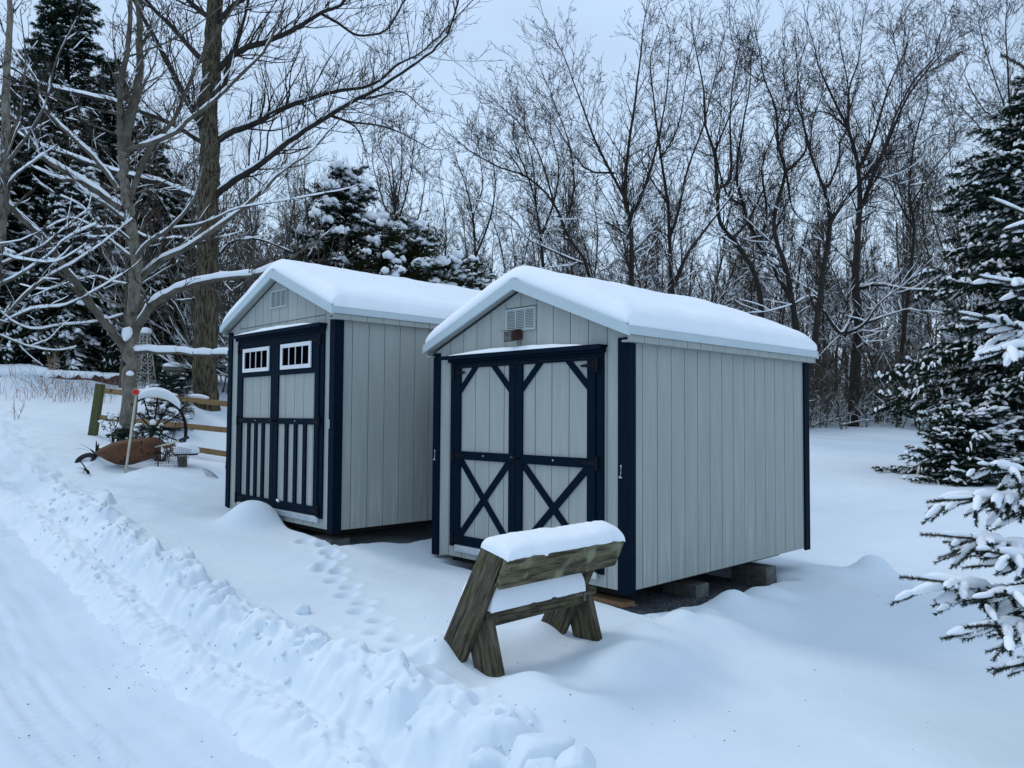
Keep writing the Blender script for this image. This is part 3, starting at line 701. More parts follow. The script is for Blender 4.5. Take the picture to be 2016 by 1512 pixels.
block(S2, A2, .06, .04, .38, .2, -.101, .12, M['concrete'], 'concrete_block', 'block under the front right corner of the left shed', 'block', gb)
st = []; sf = []; rg = np.random.default_rng(5)
NG = 26000
aa = rg.uniform(-.40, .5, NG); bb = rg.uniform(-.06, 3.0, NG)
gxy = np.stack([S1.x-aa*math.cos(A1)+bb*math.sin(A1), S1.y+aa*math.sin(A1)+bb*math.cos(A1)], axis=1)
def gravelz(a, b): return S1.z-.140-.070*b+.012*fbm(b*2, a*2, 2)
gz_ = gravelz(aa, bb); rs = rg.uniform(.004, .010, NG)
oc = np.array([(1,0,0),(-1,0,0),(0,1,0),(0,-1,0),(0,0,1),(0,0,-.3)])
ocf = np.array([(0,2,4),(2,1,4),(1,3,4),(3,0,4),(2,0,5),(1,2,5),(3,1,5),(0,3,5)])
sq = rg.uniform(.5, 1.2, (NG, 6, 3))
Vg = np.concatenate([gxy, gz_[:, None]], axis=1)[:, None, :]+oc[None]*rs[:, None, None]*sq
Fg = (ocf[None]+np.arange(NG)[:, None, None]*6).reshape(-1, 3)
na, nb_ = 24, 60; AAg, BBg = np.meshgrid(np.linspace(-.42, 2.1, na), np.linspace(-.02, 2.8, nb_), indexing='ij')
Vs_ = np.stack([S1.x-AAg*math.cos(A1)+BBg*math.sin(A1), S1.y+AAg*math.sin(A1)+BBg*math.cos(A1), gravelz(AAg, BBg)-.004], axis=-1).reshape(-1, 3)
ig = np.arange(na*nb_).reshape(na, nb_)+NG*6
Fs_ = np.stack([ig[:-1, :-1], ig[:-1, 1:], ig[1:, 1:], ig[1:, :-1]], axis=-1).reshape(-1, 4)
o = mesh_obj('gravel', np.concatenate([Vg.reshape(-1, 3), Vs_]), F4=Fs_, F3=Fg, mats=M['gravel'], smooth=False)
tag(o, kind='stuff', label='dark grey gravel bed showing under and beside the right shed')

# ------------------------------------------------------------------ bench (frame: x along the bench, y towards its back, z up)
th = R(44.5)
bo = Vector((-.039, 4.3364, 0)); ex = Vector((math.cos(th), math.sin(th), 0)); ey = Vector((math.sin(th), -math.cos(th), 0))
bench = empty('wooden_bench', (bo.x, bo.y, 0), 0, label='weathered mossy timber bench with slanting plank legs and snow on its back and seat', cat='bench')
bench.matrix_world = Matrix(((ex.x, -ey.x, 0, bo.x), (ex.y, -ey.y, 0, bo.y), (0, 0, 1, -1.50), (0, 0, 0, 1)))
def BP(e, r, z): return Vector((e, -r, z+1.50))
def board(name, poly, e0, e1, m, axis_from, axis_to, parent=bench):
    """plank: polygon in the (r,z) side plane swept from e0 to e1; own frame so that the grain runs along it"""
    c = sum((BP((e0+e1)/2, r, z) for r, z in poly), Vector())/len(poly)
    X = (axis_to-axis_from).normalized(); Zt = Vector((0,0,1)) if abs(X.z) < .8 else Vector((1,0,0)); Yt = Zt.cross(X).normalized(); Zt = X.cross(Yt)
    Mx = Matrix((X, Yt, Zt)).transposed()
    mb = MB(); n = len(poly)
    a = [Mx.transposed() @ (BP(e0, r, z)-c) for r, z in poly]; b = [Mx.transposed() @ (BP(e1, r, z)-c) for r, z in poly]
    mb.add(a+b, [tuple(range(n)), tuple(range(n, 2*n))[::-1]]+[(i, n+i, n+(i+1) % n, (i+1) % n) for i in range(n)])
    o = mb.build(name, m, parent, bevel=.006)
    mw = Mx.to_4x4(); mw.translation = c; o.matrix_local = mw
    return o
LL = [(-.185,-.744),(0,-.783),(-.445,-1.62),(-.68,-1.62)]
for e0 in (0, .885):
    board('long_leg', LL, e0, e0+.045, M['bench'], BP(0,-.1,-.76), BP(0,-.56,-1.62))
    board('short_leg', [(-.40,-1.1605),(-.17,-1.1605),(-.02,-1.64),(-.24,-1.64)], e0+.047, e0+.092, M['bench'], BP(0,-.28,-1.13), BP(0,-.13,-1.64))
board('backrest', [(.002,-.783),(-.076,-.953),(-.036,-.972),(.044,-.80)], 0, 1.045, M['benchmoss'], BP(0,0,0), BP(1,0,0))
board('seat', [(-.42,-1.120),(-.155,-1.120),(-.155,-1.160),(-.42,-1.160)], .0455, 1.0, M['bench'], BP(0,0,0), BP(1,0,0))
board('seat_beam', [(-.21,-1.1605),(-.172,-1.1605),(-.172,-1.215),(-.21,-1.215)], .0925, .884, M['bench'], BP(0,0,0), BP(1,0,0))
br = MB(); br.box(.868, .884, .150, .160, .31, .365); o = br.build('bracket', M['concrete'], bench)
def loaf(name, e0, e1, r0, r1, zf, h, parent, seed, n=60, m=14, lump=None, tiltz=0.):
    """snow lying on a board"""
    V = []; 
    for i in range(n):
        f = i/(n-1); e = e0+(e1-e0)*(.5-.5*math.cos(math.pi*f))
        de = min(e-e0, e1-e); ke = math.sqrt(max(0, 1-(1-min(de/.05, 1))**2))
        for j in range(m):
            g = j/(m-1); a = math.pi*(1-g); rr_ = (r0+r1)/2+(r1-r0)/2*(-math.cos(a))*-1*-1
            prof = max(0, math.sin(a))**.30
            hh = h*(1+.07*float(fbm(np.array([e*14+seed]), np.array([g*3.]), 2)[0])+.12*float(fbm(np.array([e*4+seed]), np.array([g*.7]), 3)[0])+(lump(e, g) if lump else 0))
            rr_ = rr_+.012*float(fbm(np.array([e*11+seed]), np.array([g*3.]), 2)[0])
            V.append(BP(e, rr_, zf(rr_)+hh*prof*ke-(0.006 if prof*ke < .05 else 0)))
    F = [(i*m+j, (i+1)*m+j, (i+1)*m+j+1, i*m+j+1) for i in range(n-1) for j in range(m-1)]
    return mesh_obj(name, [tuple(v) for v in V], polys=F, mats=M['snow'], parent=parent)
def lump1(e, g): return .30*math.exp(-((e-.93)/.09)**2)*(1 if g < .6 else .3)-.15*math.exp(-((e-.04)/.06)**2)+.12*math.exp(-((e-.22)/.06)**2)*(.5-.0)
loaf('snow', -.004, 1.05, -.186, .036, lambda r: -.781-.10*min(r, 0)*2.1-.004-(.0 if r < 0 else .35*r), .072, bench, 2.2, lump=lump1, n=90, m=22)
loaf('snow', .05, .882, -.43, -.152, lambda r: -1.121, .165, bench, 6.1, m=20)

# ------------------------------------------------------------------ bare trees
def cat_rom(P, k=4):
    P = [np.array(p, float) for p in P]; n = len(P); out = []
    for i in range(n-1):
        p0 = P[max(i-1, 0)]; p1 = P[i]; p2 = P[i+1]; p3 = P[min(i+2, n-1)]
        for j in range(k):
            t = j/k; out.append(.5*((2*p1)+(-p0+p2)*t+(2*p0-5*p1+4*p2-p3)*t*t+(-p0+3*p1-3*p2+p3)*t**3))
    out.append(P[-1]); return out
def perp(d, rr):
    a = rr.uniform(-1,1), rr.uniform(-1,1), rr.uniform(-1,1)
    q = (d[1]*a[2]-d[2]*a[1], d[2]*a[0]-d[0]*a[2], d[0]*a[1]-d[1]*a[0]); l = math.sqrt(q[0]**2+q[1]**2+q[2]**2)+1e-9
    return (q[0]/l, q[1]/l, q[2]/l)
def norm(d): l = math.sqrt(d[0]**2+d[1]**2+d[2]**2)+1e-9; return (d[0]/l, d[1]/l, d[2]/l)
class Bare:
    def __init__(s, seed, rmin=.006, wob=.22, trop=.10, snow=.0, snowt=.02, zmax=99):
        s.r = random.Random(seed); s.trunk = Tubes(); s.crown = Tubes(); s.snow = Tubes(); s.tw = None; s.rmin = rmin; s.wob = wob; s.trop = trop; s.sp = snow; s.st = snowt; s.zmax = zmax
    def cover(s, pts, rad, p=None, th=None):
        """snow lying along the upper side of a branch, in broken runs"""
        rr = s.r; p = s.sp if p is None else p; th = s.st if th is None else th
        n = len(pts); i = 0
        while i < n-1:
            if rr.random() > p or pts[i][2] > s.zmax*rr.uniform(.6, 1.2): i += rr.randint(1, 2); continue
            m = min(n-1, i+rr.randint(2, 6)); seg = pts[i:m+1]
            if len(seg) < 2: break
            q = []; rd = []
            for k in range(len(seg)):
                a = seg[max(k-1, 0)]; b = seg[min(k+1, len(seg)-1)]; dz = b[2]-a[2]; dl = math.dist(a, b)+1e-9
                flat = max(0, 1-(abs(dz)/dl)**2.2*1.05)
                r0 = rad[i+k]; hh = (min(r0*1.0, th*1.3)*.62+th*.50)*flat**.55*rr.uniform(.85, 1.12)
                if ((k == 0 and i > 0) or k == len(seg)-1) and p < .9: hh *= .45
                q.append((seg[k][0], seg[k][1], seg[k][2]+r0*.72+hh*.35)); rd.append(max(.0006, hh*(1. if k not in (0,) else .8)))
            if max(rd) > .004: s.snow.add(q, rd, 6 if max(rd) > .03 else 5)
            i = m
    def grow(s, p, d, L, r, lv, nb=(6,5,4,3), ratio=.55, ang=(25,55), spread=None, start=.15):
        rr = s.r; n = 6 if lv <= 1 else (4 if lv == 2 else 3)
        pts = [tuple(p)]; d = norm(d); st = L/n; wob = s.wob*(1+.12*lv)
        dirs = [d]
        for i in range(n):
            d = norm((d[0]+rr.gauss(0, wob)*.5, d[1]+rr.gauss(0, wob)*.5, d[2]+rr.gauss(0, wob)*.4+s.trop))
            q = pts[-1]; pts.append((q[0]+d[0]*st, q[1]+d[1]*st, q[2]+d[2]*st)); dirs.append(d)
        re = max(s.rmin*.75, r*.30)
        rad = [max(s.rmin*.75, r+(re-r)*(i/n)**.9) for i in range(n+1)]
        (s.tw if s.tw and r < .011 else s.crown).add(pts, rad, 6 if r > .06 else (4 if r > .02 else 3))
        if s.sp and r > s.rmin*1.2: s.cover(pts, rad)
        s.kids(pts, dirs, rad, L, lv, nb, ratio, ang, start)
    def kids(s, pts, dirs, rad, L, lv, nb, ratio, ang, start=.15):
        if lv >= len(nb): return
        rr = s.r; n = len(pts)-1
        for j in range(nb[lv]):
            f = start+(1-start)*(j+rr.random())/nb[lv]; f = min(.995, f); i = min(n-1, int(f*n)); t = f*n-i
            a, b = pts[i], pts[i+1]; p = (a[0]+(b[0]-a[0])*t, a[1]+(b[1]-a[1])*t, a[2]+(b[2]-a[2])*t)
            d = dirs[i]; A = R(rr.uniform(*ang)); q = perp(d, rr)
            c = (d[0]*math.cos(A)+q[0]*math.sin(A), d[1]*math.cos(A)+q[1]*math.sin(A), d[2]*math.cos(A)+q[2]*math.sin(A))
            if c[2] < -.1: c = (c[0], c[1], abs(c[2])*.6)
            r0 = rad[i]*rr.uniform(.45, .7)
            s.grow(p, c, L*ratio*rr.uniform(.6, 1.15)*(1.12-.55*f), max(s.rmin, r0), lv+1, nb, ratio, ang)
    def limb(s, P, r0, r1, k=10, sub=4, snow=0, snowt=.03, twigs=0, tl=.8, nb=(3,3), up=.5, tr=None, trunk=False, tip=True, s0=.12, ang=(25,60), tp=1.15):
        """a limb that follows given points, with twigs along it"""
        pts = [tuple(q) for q in cat_rom(P, sub)]; n = len(pts)
        rr = s.r
        cum = [0]
        for a, b in zip(pts, pts[1:]): cum.append(cum[-1]+math.dist(a, b))
        L = cum[-1]
        if isinstance(r0, (list, tuple)): rad = list(np.interp(np.linspace(0, 1, n), np.linspace(0, 1, len(r0)), r0))
        else: rad = [r1+(r0-r1)*(1-c/L)**tp for c in cum]
        wig = min(rad)*.25
        pts = [pts[0]]+[(p[0]+rr.gauss(0, wig), p[1]+rr.gauss(0, wig), p[2]+rr.gauss(0, wig)) for p in pts[1:]]
        (s.trunk if trunk else s.crown).add(pts, rad, k)
        if snow: s.cover(pts, rad, snow, snowt)
        dirs = [norm(tuple(b-a for a, b in zip(pts[i], pts[min(i+1, n-1)]))) if i < n-1 else norm(tuple(b-a for a, b in zip(pts[i-1], pts[i]))) for i in range(n)]
        tr = tr or s.rmin*1.3
        for j in range(twigs):
            f = s0+(1-s0)*(j+rr.random())/twigs; 
            i = min(n-2, int(f*(n-1))); t = f*(n-1)-i
            a, b = pts[i], pts[i+1]; p = tuple(a[m]+(b[m]-a[m])*t for m in range(3))
            d = dirs[i]; A = R(rr.uniform(*ang)); q = perp(d, rr); q = norm((q[0], q[1], q[2]+up*rr.uniform(.4, 1.6)))
            c = norm(tuple(d[m]*math.cos(A)+q[m]*math.sin(A) for m in range(3)))
            s.grow(p, c, tl*rr.uniform(.5, 1.3)*(1.1-.35*f), min(rad[i]*.6, max(tr, rad[i]*.35)), 1, (0,)+nb, .55, (22, 50))
        if tip: s.grow(pts[-1], dirs[-1], tl*1.3, rad[-1], 1, (0,)+nb, .6, (20, 45), start=.05)
        return pts, dirs, rad
    def build(s, root, mt, mtw, base):
        s.trunk.build('trunk', mt, root, base); s.crown.build('crown', mtw, root, base)
        if s.tw: s.tw.build('twigs', M['darktwig'], root, base)
        if s.snow.ch: s.snow.build('branch_snow', M['snow'], root, base)

def px_line(pts, Y, dY=0):
    n = len(pts); out = []
    for i, p in enumerate(pts):
        out.append(tuple(at(p[0], p[1], Y+dY*i/(n-1))))
    return out
PXM = lambda r, Y: r*Y/FPX     # pixels to metres at distance Y

# --- smaller grey tree in front (left)
Y = 12.2
b = at(250, 868, Y); base = (b.x, b.y, gz(b.x, b.y)-.1)
tr = empty('bare_tree', base, label='grey barked leafless tree with snow lined limbs behind the rusty wheelbarrow', cat='tree')
T = Bare(11, rmin=.0042, wob=.17, trop=.05, snow=.16, snowt=0.017); T.tw = Tubes()
tk = [(250,900),(252,868),(256,760),(258,690),(262,600),(267,525),(259,451),(250,399),(240,347),(240,295)]
T.limb(px_line(tk, Y), [PXM(r, Y) for r in (20,16,14,13.5,12,11,10,9.5,9,8)], 0, 14, 5, trunk=True, tip=False)
kw = dict(snow=.95, twigs=9, tl=.75, nb=(3,2))
T.limb(px_line([(240,300),(257,226),(271,174),(276,104),(272,0),(270,-120)], Y, .3), PXM(10,Y), PXM(4,Y), 10, snow=.3, twigs=16, tl=1.1, nb=(4,3))
T.limb(px_line([(239,300),(236,226),(240,156),(253,87),(257,0),(250,-120)], Y, -.3), PXM(7,Y), PXM(3,Y), 8, snow=.2, twigs=14, tl=1.0, nb=(4,3))
T.limb(px_line([(246,692),(215,645),(193,618),(148,556),(94,479),(45,430),(0,385),(-50,330)], Y, -1.2), PXM(8.5,Y), PXM(4.5,Y), 10, snow=1, snowt=0.058, twigs=7, tl=.8, nb=(2,2))
T.limb(px_line([(255,672),(285,621),(309,593),(364,566),(437,549),(500,541),(560,520)], Y, -.8), PXM(9,Y), PXM(3,Y), 10, snow=1, snowt=0.072, twigs=9, tl=.8, nb=(3,2))
T.limb(px_line([(285,621),(273,583),(274,556),(309,518),(378,483),(465,420),(514,378),(556,337),(610,300),(650,255)], Y, .6), PXM(7,Y), PXM(2,Y), 10, snow=1, snowt=0.055, twigs=22, tl=.9, nb=(3,3))
T.limb(px_line([(240,412),(194,378),(132,340),(87,312),(62,278),(35,243),(10,215)], Y, -.6), PXM(7,Y), PXM(3,Y), 8, snow=1, snowt=0.061, twigs=13, tl=.8, nb=(3,3))
T.limb(px_line([(246,432),(208,403),(167,378),(146,354),(118,352),(70,330)], Y, .5), PXM(5,Y), PXM(1.6,Y), 8, snow=1, snowt=0.046, twigs=9, tl=.6, nb=(2,2))
T.limb(px_line([(236,378),(205,333),(167,292),(122,250),(97,222),(80,194),(69,153),(21,90)], Y, .9), PXM(5.5,Y), PXM(2,Y), 8, snow=.9, snowt=0.038, twigs=18, tl=.9, nb=(3,3))
T.limb(px_line([(248,296),(306,278),(347,260),(375,233),(424,198),(469,153),(520,100),(540,60)], Y, -.9), PXM(5,Y), PXM(2,Y), 8, snow=.8, snowt=0.041, twigs=18, tl=.9, nb=(3,3))
T.limb(px_line([(255,395),(271,347),(295,295),(323,260),(347,226),(368,174),(392,121),(430,60),(470,0)], Y, .8), PXM(6,Y), PXM(2,Y), 8, snow=.35, snowt=0.026, twigs=22, tl=.9, nb=(3,3))
T.limb(px_line([(266,512),(290,480),(333,451),(382,392),(400,330)], Y, -1.0), PXM(4.5,Y), PXM(1.8,Y), 8, snow=.9, snowt=0.032, twigs=10, tl=.6, nb=(3,2))
T.limb(px_line([(333,451),(400,440),(470,410),(560,395),(640,380)], Y, -1.0), PXM(2.2,Y), PXM(.9,Y), 6, snow=1, snowt=0.023, twigs=10, tl=.5, nb=(2,2))
T.limb(px_line([(262,692),(330,693),(400,697),(452,698)], Y, -.5), PXM(5,Y), PXM(3.5,Y), 8, snow=1, snowt=0.080, twigs=2, tl=.4, nb=(1,1), tip=False)
T.limb(px_line([(262,480),(225,450),(190,448),(140,430),(90,450)], Y, -1.3), PXM(3,Y), PXM(1.2,Y), 6, snow=1, snowt=0.026, twigs=8, tl=.6, nb=(2,2))
T.limb(px_line([(258,505),(215,470),(190,440),(160,405),(120,385)], Y, .7), PXM(3,Y), PXM(1.2,Y), 6, snow=1, snowt=0.029, twigs=8, tl=.6, nb=(2,2))
T.limb(px_line([(242,620),(190,634),(120,640),(70,648),(30,636),(0,612)], Y, -1.6), PXM(2.2,Y), PXM(1,Y), 6, snow=1, snowt=0.026, twigs=8, tl=.6, nb=(2,2))
T.limb(px_line([(250,560),(220,555),(190,545),(140,555),(90,570),(40,560)], Y, 1.0), PXM(2.2,Y), PXM(1,Y), 6, snow=1, snowt=0.020, twigs=8, tl=.5, nb=(2,2))
rl = random.Random(4)
for i in range(9):      # thin shoots through the crown
    y0 = rl.uniform(100, 640); x0 = np.interp(y0, [100,300,640], [255,240,262]); sgn = rl.choice((-1, 1)); ln_ = rl.uniform(90, 240); up_ = rl.uniform(-40, 170)
    T.limb(px_line([(x0,y0),(x0+sgn*ln_*.5,y0-up_*.35),(x0+sgn*ln_,y0-up_)], Y, rl.uniform(-1.6, 1.6)), PXM(2.2,Y), PXM(.8,Y), 5, snow=0, twigs=11, tl=.65, nb=(3,2))
# clot of snow in the fork
c = at(249, 655, Y-.12); T.snow.add([tuple(c+Vector((-.02,0,-.13))), tuple(c+Vector((0,0,-.05))), tuple(c+Vector((.02,0,.03))), tuple(c+Vector((.06,.02,.08)))], [.02,.075,.085,.03], 10)
c = at(256, 735, Y-.17); T.snow.add([tuple(c+Vector((x_*.06,0,-.02*x_*x_))) for x_ in (-1,-.6,-.2,.2,.6,1)], [.006,.030,.042,.042,.030,.006], 10)
T.build(tr, M['bark'], M['limb'], base)

# --- big furrowed tree
Y = 17.2
b = at(405, 810, Y); base = (b.x, b.y, gz(b.x, b.y)-.15)
tr = empty('bare_tree', base, label='tall thick trunked tree with furrowed brown bark standing behind the timber fence', cat='tree')
T = Bare(12, rmin=.0050, wob=.27, trop=.09, snow=.08, snowt=0.022); T.tw = Tubes()
T.limb(px_line([(405,840),(405,808),(402,740),(405,640),(406,560),(408,480),(411,400),(412,300),(412,200),(418,100),(424,0),(428,-150),(430,-320)], Y),
       [PXM(r, Y) for r in (30,25,23,23,21.5,20.5,20,19,18,17,15,11,6)], 0, 18, 6, trunk=True, tip=True, twigs=0)
kk = dict(nb=(4,3))
T.limb(px_line([(420,388),(460,356),(503,330),(556,288),(600,257),(652,226),(700,196),(739,177),(808,132),(850,100),(880,70)], Y, -2.0), PXM(6.5,Y), PXM(2,Y), 10, snow=.95, snowt=0.049, twigs=46, tl=1.45, up=.5, ang=(35,85), **kk)
T.limb(px_line([(424,280),(460,258),(503,243),(555,214),(600,198),(652,181),(732,167),(781,128),(826,104),(866,70)], Y, .8), PXM(7,Y), PXM(2,Y), 10, snow=.95, snowt=0.065, twigs=46, tl=1.45, up=.6, ang=(35,85), **kk)
T.limb(px_line([(424,142),(450,115),(486,94),(530,80),(580,58),(635,24),(670,10),(700,-30)], Y, -1.0), PXM(7,Y), PXM(2.5,Y), 8, snow=.5, snowt=0.029, twigs=32, tl=1.3, up=.8, **kk)
T.limb(px_line([(631,26),(665,45),(704,69),(756,62),(780,30),(800,-10)], Y, -1.2), PXM(3,Y), PXM(1.5,Y), 6, twigs=22, tl=1.0, up=.9, **kk)
T.limb(px_line([(652,226),(690,240),(740,246),(790,262),(842,290)], Y, -2.4), PXM(2.2,Y), PXM(.9,Y), 6, twigs=18, tl=.7, up=.3, nb=(3,2))
T.limb(px_line([(650,228),(700,250),(720,300)], Y, -1.0), PXM(2.2,Y), PXM(.9,Y), 6, twigs=10, tl=.8, up=.3, nb=(3,2))
T.limb(px_line([(700,196),(740,190),(790,180),(830,212)], Y, -1.6), PXM(2.2,Y), PXM(.9,Y), 6, twigs=16, tl=.7, up=.3, nb=(3,2))
T.limb(px_line([(400,280),(360,255),(323,236),(243,208),(167,188),(80,167),(30,136),(0,130)], Y, 1.0), PXM(6,Y), PXM(3,Y), 8, snow=1, snowt=0.072, twigs=24, tl=1.1, up=.9, **kk)
T.limb(px_line([(398,392),(360,380),(313,361),(222,337),(139,309),(63,278),(0,236)], Y, 1.0), PXM(6,Y), PXM(3,Y), 8, snow=1, snowt=0.065, twigs=24, tl=1.1, up=.9, **kk)
T.limb(px_line([(410,284),(396,250),(382,222),(347,156),(306,76),(264,0),(230,-80)], Y, -1.0), PXM(6.5,Y), PXM(3,Y), 8, snow=.2, snowt=0.029, twigs=26, tl=1.3, up=.6, **kk)
T.limb(px_line([(405,125),(370,88),(337,52),(288,0),(250,-60)], Y, 1.4), PXM(6,Y), PXM(3,Y), 8, snow=.2, twigs=20, tl=1.3, up=.6, **kk)
T.limb(px_line([(408,210),(440,170),(455,110),(480,40),(500,-60)], Y, 1.6), PXM(5,Y), PXM(2,Y), 8, twigs=24, tl=1.3, up=.6, **kk)
T.limb(px_line([(414,60),(450,20),(500,-20),(560,-80)], Y, -.6), PXM(6,Y), PXM(3,Y), 8, twigs=20, tl=1.5, up=.2, **kk)
T.limb(px_line([(416,40),(370,0),(320,-50)], Y, .6), PXM(6,Y), PXM(3,Y), 8, twigs=16, tl=1.5, up=.1, **kk)
T.limb(px_line([(400,500),(360,470),(300,470),(240,440)], Y, 1.6), PXM(3,Y), PXM(1.2,Y), 6, snow=1, snowt=0.043, twigs=14, tl=.9, nb=(3,2))
T.limb(px_line([(418,520),(450,480),(500,470),(560,490),(620,520)], Y, 1.6), PXM(3,Y), PXM(1.2,Y), 6, snow=.6, snowt=0.029, twigs=16, tl=.9, nb=(3,2))
T.build(tr, M['bark2'], M['barkdark'], base)

# --- tree cut by the left edge of the picture
Y = 11.
b = at(-60, 900, Y); base = (b.x, b.y, gz(b.x, b.y)-.1)
tr = empty('bare_tree', base, label='slim grey tree cut off by the left edge with low snowy branches reaching right', cat='tree')
T = Bare(13, rmin=.0042, wob=.17, trop=.05, snow=.25, snowt=0.020); T.tw = Tubes()
T.limb(px_line([(-60,920),(-34,720),(-8,540),(8,380),(10,250),(16,100),(20,-60)], Y), [PXM(r, Y) for r in (14,11,9.5,9,8,6,4)], 0, 10, 5, trunk=True, tip=True, twigs=14, tl=.9, nb=(3,3), snow=.1)
for i, (pl, r0, sn) in enumerate([([(0,640),(30,600),(80,555),(140,520),(200,480),(260,430)],4,.03), ([(2,560),(40,540),(100,500),(130,470),(190,440)],3,.024), ([(4,520),(50,500),(90,480),(150,430),(180,410)],3,.024),
        ([(6,420),(20,360),(50,330),(90,300)],3.5,.026), ([(-2,640),(60,610),(130,600),(190,570),(240,540)],2.6,.022), ([(4,500),(40,510),(110,515),(170,480)],2.4,.02), ([(0,660),(50,680),(110,690),(150,682)],1.8,.012),
        ([(6,330),(60,260),(90,200),(110,120),(150,40)],3.6,.014), ([(8,300),(40,220),(50,120),(40,20)],3,.01), ([(5,440),(15,390),(8,330),(40,240)],4,.02)]):
    T.limb(px_line(pl, Y, (-1)**i*.6), PXM(r0,Y), PXM(1,Y), 7, snow=1, snowt=sn*1.45, twigs=12, tl=.6, nb=(2,2))
T.build(tr, M['bark'], M['limb'], base)

# --- the row of bare trees along the right
def forest_tree(seed, Y, label, lims, base_px, r_base, mt='barkdark', snow=.6, st=.040, tl=1.75, nb=(4,3,2), rmin=.0058):
    b = at(base_px, 800, Y); zb = gz(b.x, b.y); base = (b.x, b.y, zb-.2)
    root = empty('bare_tree', base, label=label, cat='tree', group='bare trees along the wood edge')
    T = Bare(seed, rmin=rmin, wob=.19, trop=.055, snow=.7, snowt=.04, zmax=7)
    first = True
    seen = []
    for (pl, r0, r1, dY, tw) in lims:
        P = px_line(pl, Y, dY)
        if seen:
            q, rq = min(seen, key=lambda e: math.dist(e[0], P[0]))
            if .03 < math.dist(q, P[0]) < 2.2: P = [q]+P
            r0 = min(r0, rq*.92/PXM(1, Y)/.90)
        if first:
            P = [(b.x, b.y, zb-.3), (b.x*.98+P[0][0]*.02, b.y, zb+.5)]+P if P[0][2] > zb+1 else P
        if len(P) > 4 and P[-1][2] > 6: P[-1] = tuple((np.array(P[-1])*.45+np.array(P[-2])*.55))
        lp_, _, lr_ = T.limb(P, PXM(r0*.90, Y), PXM(r1*.45, Y), 9 if r0 > 5 else 6, 3, tp=1.05 if first else 1.3, snow=snow*(.5 if first else 1), snowt=st, twigs=int(tw*1.45), tl=tl, nb=nb, up=.25, ang=(28,68), trunk=first, s0=.35 if first else .08)
        seen += list(zip(lp_, lr_))
        first = False
    T.build(root, M[mt], M['twig'], base)
forest_tree(31, 27, 'bare tree behind the gap between the two roofs, leaning left with a long low limb', [([(1160,545),(1120,470),(1090,400),(1040,350),(985,330),(930,300),(890,270)],6,2.2,0,24), ([(1110,460),(1130,370),(1120,280),(1090,200),(1075,150)],4,2,1,18), ([(1090,400),(1060,300),(1020,240),(985,210)],3.5,1.8,-1,18), ([(1030,345),(1000,300),(960,270),(930,250)],2.4,1.4,1,12), ([(1150,520),(1100,500),(1040,470),(1010,430),(960,400),(905,385)],3.4,1.4,-1,14)], 1175, 9)
forest_tree(32, 26, 'bare vase shaped tree rising just right of the front shed ridge', [([(1243,600),(1243,560),(1242,440),(1230,395),(1236,300),(1250,200),(1262,100),(1268,20)],9,2.4,0,26), ([(1232,395),(1190,315),(1165,260),(1140,190),(1110,110),(1090,70)],6,2,-1,26), ([(1240,440),(1265,380),(1290,300),(1310,200),(1318,120),(1322,40)],5,2,1.4,24), ([(1205,340),(1150,330),(1090,240),(1050,190)],3.4,1.4,-2,18), ([(1242,470),(1200,440),(1160,420),(1120,415)],3,1.2,1,10), ([(1241,500),(1270,470),(1296,440),(1330,410)],3,1.2,1,8)], 1244, 10)
forest_tree(33, 29, 'slender forked bare tree second to the right of the front shed ridge', [([(1325,600),(1321,540),(1318,464),(1314,393),(1300,304),(1290,220),(1280,130),(1290,60)],7,2,0,26), ([(1318,470),(1336,414),(1354,332),(1382,257),(1393,214),(1407,157),(1421,71)],5.5,2,1,26), ([(1302,310),(1335,250),(1350,160),(1360,70)],3.6,1.6,-1,20), ([(1314,400),(1280,350),(1255,300),(1230,240)],3.4,1.5,1,14)], 1327, 9)
forest_tree(34, 27.5, 'curving bare tree with a pale snowy limb crossing it low down', [([(1500,620),(1486,540),(1454,486),(1418,439),(1412,375),(1407,304),(1389,246),(1386,179),(1372,110),(1361,50)],8.5,2.2,0,26), ([(1414,372),(1439,346),(1437,243),(1443,161),(1455,100),(1460,50)],5.5,2,1,24), ([(1407,300),(1440,220),(1470,160),(1480,90)],3.4,1.5,-1,18), ([(1300,640),(1315,590),(1335,540),(1360,490),(1390,450),(1430,400),(1460,360),(1500,345)],6,2,-2,12), ([(1440,470),(1470,440),(1500,380),(1525,330)],3.6,1.6,1,14)], 1505, 11)
forest_tree(35, 28.5, 'leaning bare tree whose dark stem bends left beneath a crowd of uprights', [([(1575,700),(1560,600),(1529,540),(1493,479),(1464,404),(1450,340),(1462,250),(1475,180),(1480,110)],8,2.2,0,26), ([(1464,404),(1430,380),(1410,300),(1420,230),(1415,150)],3.8,1.6,1.5,18), ([(1495,480),(1510,420),(1500,330),(1530,250),(1545,170)],4.5,1.8,-1,20)], 1580, 10)
forest_tree(36, 27, 'sinuous bare tree dividing into two upright stems at mid height', [([(1572,700),(1566,640),(1550,540),(1525,457),(1529,404),(1546,339),(1532,286),(1527,214),(1504,154),(1493,71)],9,2.4,0,26), ([(1548,338),(1586,296),(1582,243),(1568,196),(1575,125),(1593,64)],5,2,1,24), ([(1532,290),(1555,230),(1545,170),(1540,90)],3.4,1.5,-1,18), ([(1550,350),(1560,410),(1590,440),(1612,430),(1640,400)],3.8,1.6,1,8), ([(1590,445),(1578,500),(1572,545)],5,4,1,2), ([(1500,160),(1460,130),(1440,70)],2.6,1.2,1,12)], 1574, 12)
